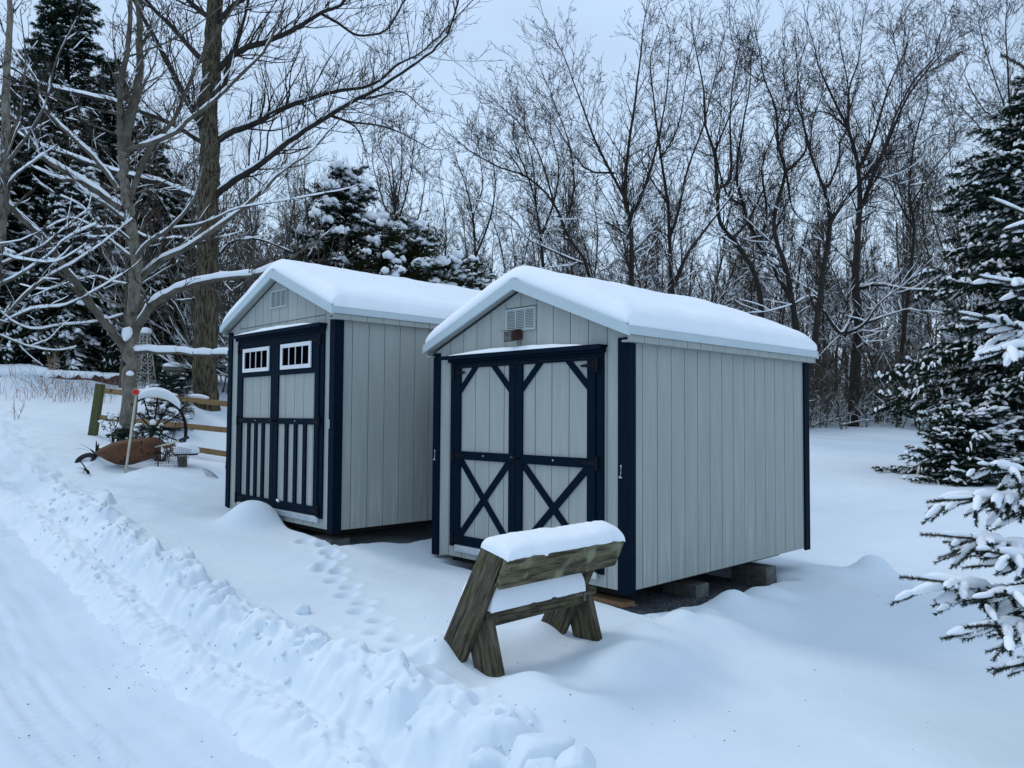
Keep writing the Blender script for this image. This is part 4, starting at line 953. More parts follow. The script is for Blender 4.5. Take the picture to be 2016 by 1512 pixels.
forest_tree(37, 26, 'dark bare tree with one huge limb sweeping up to the right across its neighbour', [([(1596,720),(1608,640),(1621,536),(1634,446),(1627,386),(1596,304),(1580,230),(1570,150)],10,2.4,0,16), ([(1632,446),(1657,404),(1704,346),(1736,304),(1761,232),(1800,157),(1836,118),(1857,36)],7,2.4,-2,30), ([(1630,368),(1652,314),(1654,279),(1668,250),(1671,179),(1654,89),(1650,40)],5.5,2.2,1,22), ([(1736,304),(1790,300),(1830,270),(1880,255)],3.4,1.4,-2,18), ([(1595,300),(1600,240),(1620,180),(1612,100)],3.6,1.6,1,18), ([(1770,240),(1775,160),(1760,80),(1765,30)],3.6,1.6,0,24), ([(1704,346),(1740,352),(1800,372),(1850,360)],3,1.2,-2,14)], 1560, 13)
forest_tree(38, 30, 'tallest straight trunked bare tree, its foot in open snow right of the sheds', [([(1680,846),(1682,780),(1686,690),(1690,620),(1684,560),(1690,446),(1693,393),(1689,329),(1671,257),(1643,200),(1614,136),(1600,80)],12.5,2.4,0,26), ([(1692,330),(1721,268),(1750,171),(1779,107),(1800,36)],6.5,2.2,1,34), ([(1700,400),(1721,339),(1746,286),(1775,214),(1807,161),(1850,110),(1890,50)],6.5,2.2,-1.5,36), ([(1671,257),(1671,179),(1690,120),(1700,40)],4.5,1.8,1,26), ([(1665,250),(1630,222),(1590,220),(1560,190)],3,1.4,1,16), ([(1692,568),(1730,560),(1775,568),(1830,572)],4.5,1.8,-2,8), ([(1688,600),(1660,655),(1640,640),(1610,590),(1590,585),(1560,600)],5,3,-3,6), ([(1665,656),(1700,640),(1730,600),(1760,575)],4,2,-3,8), ([(1700,638),(1740,624),(1780,610)],3,1.5,-3,6)], 1680, 13, snow=.9, st=.05)
forest_tree(39, 31, 'thin bare tree with arching branches against the sky left of the tall spruce', [([(1770,850),(1775,700),(1790,560),(1800,450),(1790,380),(1800,280),(1825,190),(1820,100)],6,1.8,0,34), ([(1795,400),(1840,330),(1880,280),(1870,200)],4,1.6,1,24), ([(1800,450),(1760,380),(1750,330)],3,1.4,1,14)], 1770, 8)
forest_tree(40, 29, 'bare tree rising above the tall spruce at the upper right', [([(2010,700),(2000,500),(1990,300),(1985,150),(1980,60),(1985,-20)],6,2.2,0,34), ([(1993,250),(1950,130),(1930,60),(1925,20)],4,1.6,-1,26), ([(1993,240),(1940,220),(1900,150),(1915,90)],3,1.4,1,20), ([(1990,330),(1920,240),(1870,190)],3,1.4,-1,20), ([(1990,200),(2030,120),(2050,30)],4,1.6,0,20)], 2012, 9)
forest_tree(41, 30, 'pale clump stemmed bare tree standing left of the roofs behind the cedar', [([(790,640),(785,560),(780,480),(777,400),(772,330),(765,260)],7,2,0,22), ([(780,470),(755,400),(735,330),(730,260)],4,1.6,1,22), ([(780,450),(800,380),(812,320),(815,260)],4,1.6,-1,22), ([(778,420),(765,340),(745,280),(750,230)],3.5,1.5,1,20), ([(782,500),(820,440),(835,370),(838,310)],3.5,1.4,1,18), ([(776,420),(790,350),(790,270),(785,230)],3.5,1.4,0,20)], 790, 9, mt='barkbrown', tl=1.1)
forest_tree(42, 32, 'bare tree with a leaning stem in the dip of the treetops between the two roofs', [([(950,640),(940,560),(935,480),(930,420),(915,360),(890,290)],6,2,0,24), ([(938,500),(965,430),(975,360),(965,290),(960,250)],4.5,1.8,1,24), ([(930,430),(950,370),(945,310),(940,270)],3.4,1.5,1,20)], 950, 8, tl=1.2)
forest_tree(43, 31, 'many forked bare tree directly above the front shed ridge', [([(1070,640),(1070,540),(1062,450),(1050,380),(1020,300),(1000,240)],6.5,2,0,24), ([(1064,470),(1090,400),(1100,330),(1085,260),(1080,200)],4.5,1.8,1,24), ([(1055,400),(1050,330),(1035,260),(1030,200)],4,1.6,1,22)], 1070, 8)

# --- background wood: copies of a few grown trees
def archetype(seed, h, style):
    T = Bare(seed, rmin=.0072, wob=.19, trop=.085, snow=.85, snowt=.05, zmax=9)
    rr = T.r
    n = 8; pts = [(0,0,-.4)]; d = (rr.gauss(0,.06), rr.gauss(0,.06), 1)
    for i in range(n):
        d = norm((d[0]+rr.gauss(0,.09), d[1]+rr.gauss(0,.09), 1)); q = pts[-1]; L = h*.75/n
        pts.append((q[0]+d[0]*L, q[1]+d[1]*L, q[2]+d[2]*L))
    r0 = h*.0080
    pts2 = [tuple(q) for q in cat_rom(pts, 2)]; m = len(pts2); rad = [r0*(1-.72*i/(m-1)) for i in range(m)]
    T.crown.add(pts2, rad, 7); T.cover(pts2, rad, .25)
    dirs = [norm(tuple(b-a for a, b in zip(pts2[max(i-1,0)], pts2[min(i+1, m-1)]))) for i in range(m)]
    T.kids(pts2, dirs, rad, h*.52, 0, (16,8,6,4) if style != 'slim' else (15,6,5,4), .48, (24, 58), start=.30 if style != 'low' else .12)
    T.grow(pts2[-1], dirs[-1], h*.28, rad[-1], 1, (0,6,5,3), .55, (20, 42))
    V, F = T.crown.arrays(); n0 = len(F)
    if T.snow.ch:
        V2, F2 = T.snow.arrays(); V = np.concatenate([V, V2]); F = np.concatenate([F, F2+len(V)-len(V2)])
    me = mesh_obj('woodland_tree', V, F4=F, mats=[M['barkbrown'], M['snow']], midx=np.concatenate([np.zeros(n0), np.ones(len(F)-n0)]).astype(int))
    return me
ARCH = [archetype(100+i, 14+i % 3, ['std', 'slim', 'low', 'std', 'slim', 'low'][i]) for i in range(6)]
rw = random.Random(77); used = [False]*6
def place_arch(k, x, y, s, rz, label, group):
    if not used[k]: o = ARCH[k]; used[k] = True
    else: o = ARCH[k].copy(); COL.objects.link(o)
    o.location = (x, y, gz(x, y)-.1); o.scale = (s, s, s*rw.uniform(.92, 1.12)); o.rotation_euler = (rw.gauss(0,.03), rw.gauss(0,.03), rz)
    tag(o, label=label, cat='tree', group=group); return o
cnt = 0
# height of the treetops across the picture (pixel column -> pixel row)
tops_x = [0,200,330,450,560,640,700,790,850,900,980,1040,1090,1150,1250,1330,1420,1560,1640,1700,1760,1850,1930,2016]
tops_y = [60,70,120,200,210,250,260,240,330,330,270,260,260,260,240,250,230,240,260,250,240,200,200,180]
def tree_h(px, Y, zb):
    ty = np.interp(px, tops_x, tops_y); return at(px, ty, Y).z-zb
for row, (Y0, Y1, n, x0, x1) in enumerate([(30.5,36,44,430,2080), (36,44,50,300,2080), (44,56,56,-60,2100)]):
    for i in range(n):
        px = x0+(x1-x0)*(i+rw.uniform(.1,.9))/n; Yt = rw.uniform(Y0, Y1); p = at(px, 800, Yt); zb = gz(p.x, p.y)
        k = rw.randrange(6); hgt = tree_h(px, Yt, zb)*rw.uniform(.66, .95)
        place_arch(k, p.x, p.y, hgt/(14+k % 3)*.98, rw.uniform(0, 6.28), 'leafless woodland tree deep in the wood behind the edge trees' if row else 'leafless tree in the rank just behind the wood edge', 'leafless trees of the wood behind the sheds' if row else 'leafless trees in the second rank')
        cnt += 1
# thin saplings and brush at the edge of the wood
def sapling(seed, h, snow=.6, nst=6):
    T = Bare(seed, rmin=.0055, wob=.28, trop=.04, snow=snow, snowt=.022)
    rr = T.r
    for i in range(nst):
        a = rr.uniform(0, 6.28); T.grow((rr.gauss(0,.12), rr.gauss(0,.12), -.1), (math.cos(a)*rr.uniform(.1,.6), math.sin(a)*rr.uniform(.1,.6), 1), h*rr.uniform(.6,1), .014*h/2, 0, (6,4,3), .5, (28,60))
    V, F = T.crown.arrays(); n0 = len(F)
    V2, F2 = T.snow.arrays(); V = np.concatenate([V, V2]); F = np.concatenate([F, F2+len(V)-len(V2)])
    return mesh_obj('brush_shrub', V, F4=F, mats=[M['twiglight'], M['snow']], midx=np.concatenate([np.zeros(n0), np.ones(len(F)-n0)]).astype(int))
SAP = [sapling(200+i, 2.6, .8, 6) for i in range(4)]; us = [False]*4
for i in range(64):
    if i < 44: px = rw.uniform(1585, 1870); Yt = rw.uniform(28.5, 38)
    else: px = rw.uniform(880, 1600); Yt = rw.uniform(27, 34)
    p = at(px, 800, Yt); k = i % 4
    if not us[k]: o = SAP[k]; us[k] = True
    else: o = SAP[k].copy(); COL.objects.link(o)
    s = rw.uniform(.6, 1.5); o.location = (p.x, p.y, gz(p.x, p.y)); o.scale = (s*1.2, s*1.2, s); o.rotation_euler = (0, 0, rw.uniform(0, 6.28))
    tag(o, label='tangled leafless brush with snow on its twigs at the foot of the wood', cat='shrub', group='brush along the foot of the wood')
for i in range(16):
    px = rw.uniform(425, 640) if i < 10 else rw.uniform(310, 400); Yt = rw.uniform(19, 25); p = at(px, 800, Yt); k = i % 4; o = SAP[k].copy(); COL.objects.link(o)
    s = rw.uniform(1.1, 1.9); o.location = (p.x, p.y, gz(p.x, p.y)); o.scale = (s, s, s*1.1); o.rotation_euler = (0, 0, rw.uniform(0, 6.28))
    tag(o, label='bare twiggy brush between the furrowed trunk and the left shed', cat='shrub', group='brush behind the left shed')
# the far wood that reads as one mass
far = Tubes(); rf_ = random.Random(9)
for i in range(420):
    px = rf_.uniform(-200, 2250); Yt = rf_.uniform(58, 95); p = at(px, 800, Yt); z0 = float(zbase(p.x, p.y))
    hh = min(rf_.uniform(4, 9), max(3.5, at(px, np.interp(px, tops_x, tops_y)+60, Yt).z-z0)); r = rf_.uniform(.05, .16)
    far.add([(p.x, p.y, z0-.5), (p.x+rf_.gauss(0,.3), p.y, z0+hh*.5), (p.x+rf_.gauss(0,.8), p.y, z0+hh)], [r, r*.6, .02], 4)
    for j in range(7):
        zz = z0+hh*rf_.uniform(.2, .95); a = rf_.uniform(0, 6.28); l = rf_.uniform(.8, 2.4)
        far.add([(p.x, p.y, zz), (p.x+math.cos(a)*l*.6, p.y+math.sin(a)*l*.6, zz+l*.5), (p.x+math.cos(a)*l, p.y+math.sin(a)*l, zz+l)], [.04, .025, .012], 3)
far.build('far_wood', M['barkbrown'], None, kind='stuff', label='far leafless wood seen as a brown mass between the nearer trunks')

# ------------------------------------------------------------------ conifers
def needles_mesh(seg, per_m, ln, wd, rs, droop=.25):
    """seg: (n,2,3) twiglets -> thin needle triangles around them"""
    seg = np.asarray(seg, float); L = np.linalg.norm(seg[:, 1]-seg[:, 0], axis=1)
    cnt = np.maximum(3, (L*per_m).astype(int)); id_ = np.repeat(np.arange(len(seg)), cnt); n = len(id_)
    t = rs.random(n); a = seg[id_, 0]; b = seg[id_, 1]; ax = (b-a)/(L[id_, None]+1e-9); p = a+(b-a)*t[:, None]
    rd = rs.normal(size=(n, 3)); rd -= (rd*ax).sum(1, keepdims=True)*ax; rd /= np.linalg.norm(rd, axis=1, keepdims=True)+1e-9
    d = ax*.75+rd*.9; d[:, 2] -= droop*rs.random(n); d /= np.linalg.norm(d, axis=1, keepdims=True)
    q = p+d*(ln*rs.uniform(.7, 1.2, n))[:, None]
    sd = np.cross(d, rs.normal(size=(n, 3))); sd /= np.linalg.norm(sd, axis=1, keepdims=True)+1e-9; sd *= wd/2
    V = np.stack([p-sd, p+sd, q], axis=1).reshape(-1, 3); F = np.arange(n*3).reshape(-1, 3)
    return V, F
def lumps(P, rad, rs, stretch=None):
    """low poly soft snow lumps (squashed octa-spheres), P (n,3), rad (n,), stretch (n,3) direction*length"""
    ring = []
    lat = [(-.35,.55),(.0,1.0),(.5,.78),(.85,.3)]; k = 7
    for zz, rr_ in lat:
        for j in range(k): ring.append((rr_*math.cos(2*math.pi*j/k), rr_*math.sin(2*math.pi*j/k), zz))
    ring = np.array(ring); n = len(P)
    V = ring[None]*rad[:, None, None]*rs.uniform(.8, 1.2, (n, 1, 3)); V = V+rad[:, None, None]*.10*rs.normal(size=V.shape)
    if stretch is not None: V = V+stretch[:, None, :]*ring[None, :, 0:1]
    V = V+P[:, None, :]
    F = []
    for i in range(3):
        for j in range(k): F.append((i*k+j, i*k+(j+1) % k, (i+1)*k+(j+1) % k, (i+1)*k+j))
    F = np.array(F); m = len(ring)
    caps = np.array([(3*k+j, 3*k+(j+1) % k, 3*k+(j+2) % k) for j in (0,)])
    F4 = (F[None]+np.arange(n)[:, None, None]*m).reshape(-1, 4)
    capf = []
    F3 = np.array([(3*k, 3*k+j, 3*k+j+1) for j in range(1, k-1)]); F3 = (F3[None]+np.arange(n)[:, None, None]*m).reshape(-1, 3)
    return V.reshape(-1, 3), F4, F3
def conifer(name, base, h, rad, seed, label, cat='spruce', needle='needle', whorl=.24, nb=7, snow=.6, ln=.055, wd=.012, per_m=95, droop=.35, z0=.35, shape=.85, sector=None, group=None, snowr=.055, bigsnow=.0, twig_len=.42, irregular=.15):
    rs = np.random.default_rng(seed); root = empty(name, base, 0, label=label, cat=cat, group=group)
    tk = Tubes(); tk.add([(0,0,-.3), (0,0,h*.35), (0,0,h*.7), (0,0,h)], [h*.014, h*.010, h*.006, .008], 9); tk.build('trunk', M['barkdark'], root)
    segs = []; wood = Tubes(); SP = []; SR = []; SD = []
    z = z0
    while z < h-.1:
        f = z/h; R0 = rad*(1-f)**shape*(.93 if f < .1 else 1)+.08
        for j in range(nb):
            az = 2*math.pi*(j+rs.random())/nb+z*3
            if sector is not None:
                if math.cos(az-sector) < -.25: continue
            L = R0*rs.uniform(1-irregular*1.6, 1+irregular); n = max(3, int(L/.16)); dx, dy = math.cos(az), math.sin(az)
            pts = []; rise = rs.uniform(.05, .25)+(f*.55)
            for i in range(n+1):
                t = i/n; pts.append(np.array([dx*L*t, dy*L*t, z+L*(rise*t-droop*(1.25+rs.uniform(-.1,.1))*t*t+.16*t**4)+rs.normal()*.012]))
            wood.add(pts, list(np.linspace(.006+.012*L, .005, n+1)), 4)
            for i in range(1, n+1):
                p = pts[i]; t = i/n; ax = pts[i]-pts[i-1]; ax = ax/np.linalg.norm(ax)
                if t > .35 or L < .6: segs.append((pts[i-1], p))
                if t < .22 and L > 1: continue
                side = np.array([-dy, dx, 0])
                tl = min(twig_len, .12+.42*L*(1-t)*1.0+.05)
                for sg in (-1, 1):
                    for q_ in (0, .5):
                        st_ = p-(p-pts[i-1])*q_
                        d = ax*.75+side*sg*rs.uniform(.55, .95)+np.array([0,0,-rs.uniform(.05,.45)]); d /= np.linalg.norm(d)
                        l = tl*rs.uniform(.6, 1.2); e = st_+d*l; segs.append((st_, e))
                        for _ in range(2 if l > .16 else 1):
                            u = rs.uniform(.25, .8); s2 = st_+d*l*u; d2 = d*.7+ax*rs.uniform(-.1,.7)+np.array([rs.normal()*.25, rs.normal()*.25, -rs.uniform(0,.5)]); d2 /= np.linalg.norm(d2)
                            segs.append((s2, s2+d2*l*rs.uniform(.35, .6)))
                        if rs.random() < snow*(.35+.65*t):
                            m_ = st_+d*l*.55; rr_ = snowr*rs.uniform(.35, 1.0); SP.append(m_+np.array([0,0,rr_*.35])); SR.append(rr_*.62); SD.append(d*l*rs.uniform(.25,.5))
                if rs.random() < snow*.9*(.3+.7*t):
                    rr_ = snowr*rs.uniform(.5, 1.15); SP.append(p+np.array([0,0,rr_*.4])); SR.append(rr_*.75); SD.append(ax*.09)
                if bigsnow and t > .5 and rs.random() < bigsnow:
                    for _ in range(5):
                        rr_ = snowr*rs.uniform(1.2, 2.2); o_ = rs.normal(size=3)*np.array([.10,.10,.05]); SP.append(p+o_+np.array([0,0,rr_*.3])); SR.append(rr_); SD.append(ax*.08+np.array([0,0,-.06]))
        z += whorl*(1-.35*f)*rs.uniform(.8, 1.2)
    V, F = needles_mesh(segs, per_m, ln, wd, rs)
    crown = mesh_obj('crown', V, F3=F, mats=M[needle], parent=root, smooth=False)
    wood.build('limbs', M['sprucetwig'], root)
    if SP:
        SP, SR, SD = np.array(SP), np.array(SR), np.array(SD)
        V, F4, F3 = lumps(SP, SR, rs, SD)
        mesh_obj('crown_snow', V, F4=F4, F3=F3, mats=M['snow'], parent=root)
    return root
def on_ground(px, Y, dz=-.05):
    p = at(px, 800, Y); return (p.x, p.y, gz(p.x, p.y)+dz)
conifer('spruce', on_ground(2090, 15.5), 8.2, 3.0, 1, 'broad dark spruce with snow laden boughs along the right edge of the snow field', z0=.25, whorl=.23, nb=10, snow=.62, per_m=125, ln=.06, wd=.013, droop=.42, snowr=.095, shape=.58, sector=math.pi*1.15, irregular=.34)
conifer('spruce', on_ground(1905, 14.6), 1.35, .95, 2, 'low bushy young spruce at the foot of the broad dark spruce', z0=.08, whorl=.14, nb=10, snow=.8, per_m=130, droop=.25, snowr=.07, shape=.5, irregular=.2)
conifer('spruce', on_ground(112, 25), 14.6, 3.3, 3, 'tallest dark spruce of the left background, its spire in the upper left corner', whorl=.30, nb=9, snow=.45, per_m=70, ln=.10, wd=.022, droop=.45, snowr=.09, sector=-math.pi/2, z0=.5)
conifer('spruce', on_ground(208, 27), 11.4, 3.1, 4, 'dark spruce just right of the tallest one in the left background', whorl=.30, nb=9, snow=.4, per_m=70, ln=.10, wd=.022, droop=.45, snowr=.10, sector=-math.pi/2, z0=.4)
conifer('spruce', on_ground(20, 24), 9.5, 2.8, 5, 'dark spruce behind the tree cut off by the left edge', whorl=.30, nb=9, snow=.5, per_m=70, ln=.10, wd=.022, droop=.5, snowr=.10, sector=-math.pi/2, z0=.5)
conifer('spruce', on_ground(280, 26), 9.0, 2.9, 6, 'dark spruce glimpsed between the grey tree and the furrowed trunk', whorl=.30, nb=9, snow=.45, per_m=70, ln=.10, wd=.022, droop=.5, snowr=.10, sector=-math.pi/2, z0=.4)
conifer('spruce', on_ground(150, 22.5), 6.6, 2.4, 7, 'snow heavy spruce boughs behind the snow capped timber wall', whorl=.28, nb=9, snow=.75, per_m=75, ln=.09, wd=.02, droop=.5, snowr=.12, sector=-math.pi/2, z0=.4)
conifer('spruce', on_ground(330, 21.5), 6.0, 2.0, 8, 'spruce standing right behind the lattice garden ornament', whorl=.28, nb=8, snow=.5, per_m=70, ln=.09, wd=.02, droop=.5, snowr=.10, sector=-math.pi/2, z0=.5)
conifer('spruce', on_ground(-70, 22), 8.0, 2.8, 16, 'spruce mostly beyond the left edge of the picture', whorl=.30, nb=9, snow=.5, per_m=70, ln=.10, wd=.022, droop=.5, snowr=.11, sector=-math.pi/3, z0=1.2)
conifer('spruce', on_ground(677, 22), 6.9, 2.3, 9, 'pointed snowy spruce rising behind the left shed roof', whorl=.26, nb=9, snow=.8, per_m=90, ln=.08, wd=.018, droop=.42, snowr=.085, sector=-math.pi/2, z0=1.2, bigsnow=.10, shape=.68, irregular=.45)
conifer('cedar', on_ground(790, 21), 5.2, 2.3, 10, 'rounded green cedar loaded with lumps of snow behind the left shed roof', 'cedar', 'needle2', whorl=.20, nb=9, snow=.35, per_m=90, ln=.07, wd=.02, droop=.2, snowr=.075, sector=-math.pi/2, z0=1.0, bigsnow=.15, shape=.5, irregular=.45)
conifer('cedar', on_ground(885, 21.5), 4.3, 1.5, 19, 'lower cedar heaped with snow just left of the front shed gable', 'cedar', 'needle2', whorl=.20, nb=8, snow=.4, per_m=90, ln=.07, wd=.02, droop=.2, snowr=.075, sector=-math.pi/2, z0=.9, bigsnow=.16, shape=.5, irregular=.45)
conifer('cedar', on_ground(930, 23), 4.9, 1.15, 11, 'brownish cedar with snow blobs in the gap between the two shed roofs', 'cedar', 'needle2', whorl=.22, nb=7, snow=.3, per_m=80, ln=.07, wd=.02, droop=.2, snowr=.09, sector=-math.pi/2, z0=1.0, bigsnow=.08, shape=.7, irregular=.35)
conifer('spruce', on_ground(590, 24), 4.8, 1.4, 17, 'small dark spruce behind the left shed gable', whorl=.28, nb=8, snow=.5, per_m=70, ln=.08, wd=.018, droop=.45, snowr=.10, sector=-math.pi/2, z0=.8)
conifer('fir_seedling', on_ground(338, 16.3), .85, .40, 14, 'little green fir seedling poking from the snow left of the furrowed trunk', 'fir', 'needle3', whorl=.13, nb=6, snow=.2, per_m=110, ln=.04, wd=.010, droop=.1, snowr=.03, z0=.1)
conifer('fir_seedling', on_ground(318, 15.2), .45, .42, 15, 'snow pressed low evergreen seen through the top of the iron wheel', 'fir', 'needle3', whorl=.10, nb=8, snow=1.6, per_m=110, ln=.045, wd=.010, droop=.2, snowr=.06, z0=.06)

# --- the near spruce whose boughs reach in from the right
NB = empty('spruce', (3.95, 4.5, gz(3.95, 4.5)), 0, label='near spruce off the right edge, its snow padded bough tips reaching into the picture', cat='spruce')
rs = np.random.default_rng(77)
org = np.array(NB.location)
tkn = Tubes(); tkn.add([(0,0,-.2),(0,0,2),(.02,0,4.5),(0,0,6.5)], [.10,.08,.04,.01], 12); tkn.build('trunk', M['barkdark'], NB)
near_seg = []; near_w = Tubes(); near_s = Tubes(); nsP, nsR, nsD = [], [], []
def snow_pad(a, b, r, sag=0.):
    """rounded snow pad lying along a twig from a to b"""
    n = 6; pts = []; rad = []
    L = np.linalg.norm(b-a)
    for i in range(n+1):
        t = i/n; p = a+(b-a)*t; w = math.sin(math.pi*min(1, max(0, t*.93+.05)))**.42
        rr_ = r*w*rs.uniform(.88, 1.1); pts.append(tuple(p+np.array([0,0,.010+rr_*.42]))); rad.append(rr_)
    near_s.add(pts, rad, 9)
def near_twig(p0, d, L, lvl, snow, r0=.004):
    d = d/np.linalg.norm(d); n = 4; pts = [p0]
    for i in range(n):
        d = d+rs.normal(size=3)*.045+np.array([0,0,-.02]); d /= np.linalg.norm(d); pts.append(pts[-1]+d*L/n)
    near_w.add(pts, list(np.linspace(r0, .0022, n+1)), 5)
    for i in range(n): near_seg.append((pts[i], pts[i+1]))
    if rs.random() < snow:
        t0 = rs.uniform(.0, .15); snow_pad(p0+(pts[-1]-p0)*t0*.3, p0+(pts[-1]-p0)*rs.uniform(.80, .96), min(.027, .013+.05*L)*rs.uniform(.75, 1.2))
    return pts
def bough(tip, root_px, Yt, Yr, bare=.0, ntw=9, tw=.20, snow=.9, lead=.28, sag=.03):
    """tip and inner end as pixels with distances; twigs fan off both sides, the last stretch is a lone leader"""
    A = np.array(at(root_px[0], root_px[1], Yr))-org; B = np.array(at(tip[0], tip[1], Yt))-org
    n = 10; L = np.linalg.norm(B-A); pts = []
    for i in range(n+1):
        t = i/n; pts.append(A+(B-A)*t+np.array([0,0,sag*math.sin(math.pi*t)*L]))
    near_w.add([np.array([0,0,pts[0][2]+.0])*1.0]+pts, [.02]+list(np.linspace(.011, .003, n+1)), 6)
    for i in range(n):
        if i/n > .15: near_seg.append((pts[i], pts[i+1]))
    ax = (B-A)/L; side = np.cross(ax, [0,0,1.]); side /= np.linalg.norm(side)
    if snow > .2:
        for a_, b_ in ((0,.30),(.26,.55),(.5,1-lead+.02)): snow_pad(pts[int(a_*n)], pts[min(n, int(b_*n)+0)], .030*rs.uniform(.8,1.15))
        if rs.random() < bare: snow_pad(pts[int((1-lead)*n)], pts[n-1], .012)
    for j in range(ntw):
        f = .05+(1-lead-.05)*(j+.3*rs.random())/ntw
        i = min(n-1, int(f*n)); p = pts[i]+(pts[i+1]-pts[i])*(f*n-i)
        for sg in (-1, 1):
            l = tw*1.5*(1.15-.45*f)*rs.uniform(.5, 1.2)
            d = ax*rs.uniform(.6,.95)+side*sg*rs.uniform(.3,.8)+np.array([0,0,-rs.uniform(.02,.42)])
            tp = near_twig(p, d, l, 1, snow*.8)
            for q in range(rs.integers(1, 3)):
                u = rs.integers(1, 4); d2 = (tp[-1]-tp[0])/np.linalg.norm(tp[-1]-tp[0])+side*rs.uniform(-.6,.6)+np.array([0,0,-rs.uniform(.0,.4)])
                near_twig(tp[u], d2, l*rs.uniform(.4,.65), 2, snow*.6, .003)
for b_ in [dict(tip=(1772,1136), root_px=(2110,1210), Yt=3.9, Yr=4.3, ntw=11, tw=.19, lead=.26, bare=1),
           dict(tip=(1900,1235), root_px=(2120,1250), Yt=3.7, Yr=4.2, ntw=8, tw=.20, lead=.15),
           dict(tip=(1815,1052), root_px=(2120,1110), Yt=4.0, Yr=4.4, ntw=9, tw=.20, lead=.30, bare=1),
           dict(tip=(1825,988), root_px=(2110,1000), Yt=4.1, Yr=4.5, ntw=9, tw=.22, lead=.28, bare=1),
           dict(tip=(1900,915), root_px=(2120,960), Yt=4.2, Yr=4.6, ntw=8, tw=.18, lead=.2, bare=1),
           dict(tip=(1960,1320), root_px=(2140,1300), Yt=3.6, Yr=4.0, ntw=7, tw=.16, lead=.25, bare=1),
           dict(tip=(1945,1085), root_px=(2130,1150), Yt=3.9, Yr=4.3, ntw=8, tw=.2, lead=.1),
           dict(tip=(1960,1170), root_px=(2130,1200), Yt=3.75, Yr=4.3, ntw=8, tw=.2, lead=.1),
           dict(tip=(1860,612), root_px=(2120,690), Yt=4.5, Yr=4.7, ntw=8, tw=.18, lead=.30, bare=1),
           dict(tip=(1905,542), root_px=(2120,600), Yt=4.4, Yr=4.7, ntw=7, tw=.16, lead=.35, bare=1),
           dict(tip=(1930,385), root_px=(2100,470), Yt=4.3, Yr=4.6, ntw=5, tw=.12, lead=.5, snow=.5, bare=1),
           dict(tip=(1962,460), root_px=(2100,430), Yt=4.1, Yr=4.5, ntw=4, tw=.12, lead=.5, snow=1, bare=1),
           dict(tip=(1930,700), root_px=(2120,680), Yt=4.2, Yr=4.6, ntw=8, tw=.18, lead=.2, bare=1),
           dict(tip=(1970,108), root_px=(2080,180), Yt=4.2, Yr=4.5, ntw=1, tw=.08, lead=.9, snow=.1),
           dict(tip=(1992,166), root_px=(2080,166), Yt=4.2, Yr=4.5, ntw=1, tw=.08, lead=.9, snow=.1)]:
    bough(**b_)
V, F = needles_mesh(near_seg, 1100, .022, .0042, rs, .15)
mesh_obj('needles', V, F3=F, mats=M['needle3'], parent=NB, smooth=False)
near_w.build('boughs', M['sprucetwig'], NB); near_s.build('bough_snow', M['snow'], NB)

# young beech still holding its brown leaves
for (px, Yq, hgt, yl, yh, nl, lab) in ((235, 19.5, 7.2, 395, 480, 420, 'young tree still holding rusty brown dead leaves behind the grey tree'), (365, 20.5, 6.2, 440, 600, 260, 'sapling with scattered rusty leaves half hidden by the furrowed trunk')):
    p = at(px, 800, Yq); g = gz(p.x, p.y); root = empty('beech_sapling', (p.x, p.y, g), 0, label=lab, cat='tree'); T = Bare(int(px), rmin=.006, wob=.25, trop=.05, snow=.5, snowt=.02)
    T.limb([(0,0,-.2),(.1,0,hgt*.3),(0,.1,hgt*.65),(.1,0,hgt*.9)], .05, .015, 7, 4, twigs=46, tl=1.7, nb=(5,3), s0=.2, ang=(45,85))
    tips = [c[0][-1] for k_, l_ in T.crown.ch.items() for c in l_]; rs = np.random.default_rng(int(px)); Vl = []
    z0_, z1_ = at(px, yh, Yq).z-g, at(px, yl, Yq).z-g
    tips = [t_ for t_ in tips if z0_ < t_[2] < z1_]
    for i in range(nl if tips else 0):
        q = np.array(tips[rs.integers(len(tips))])+rs.normal(size=3)*.05; d = rs.normal(size=3); d[2] -= .8; d /= np.linalg.norm(d); s_ = np.cross(d, rs.normal(size=3)); s_ /= np.linalg.norm(s_); l = .07*rs.uniform(.6, 1.3)
        Vl.append([q, q+d*l*.5+s_*l*.25, q+d*l, q+d*l*.5-s_*l*.25])
    T.crown.build('branches', M['twiglight'], root)
    if T.snow.ch: T.snow.build('branch_snow', M['snow'], root)
    Vl = np.array(Vl).reshape(-1, 3); mesh_obj('leaves', Vl, F4=np.arange(len(Vl)).reshape(-1, 4), mats=M['deadleaf'], parent=root, smooth=False)

# ------------------------------------------------------------------ garden things on the left
# timber fence
Yf = 13.9
fp = at(190, 850, Yf); zf = gz(fp.x, fp.y)
fence = empty('timber_fence', (fp.x, fp.y, zf), 0, label='low three rail timber fence with a leaning green post behind the grey tree', cat='fence')
fo = Vector((fp.x, fp.y, zf))
def wboard(name, p, q, w, t, m, parent, off, bevel=.006):
    """square timber with its own frame, local X along it"""
    p, q = Vector(p)-off, Vector(q)-off; X = (q-p).normalized(); Zt = Vector((0,0,1)) if abs(X.z) < .8 else Vector((0,-1,0)); Yt = Zt.cross(X).normalized(); Zt = X.cross(Yt)
    mb = MB(); L = (q-p).length; mb.box(0, L, -t/2, t/2, -w/2, w/2); o = mb.build(name, m, parent, bevel=bevel)
    mw = Matrix((X, Yt, Zt)).transposed().to_4x4(); mw.translation = p; o.matrix_local = mw; return o
wboard('post', at(181,868,Yf), at(198,756,Yf), .125, .125, M['post'], fence, fo)
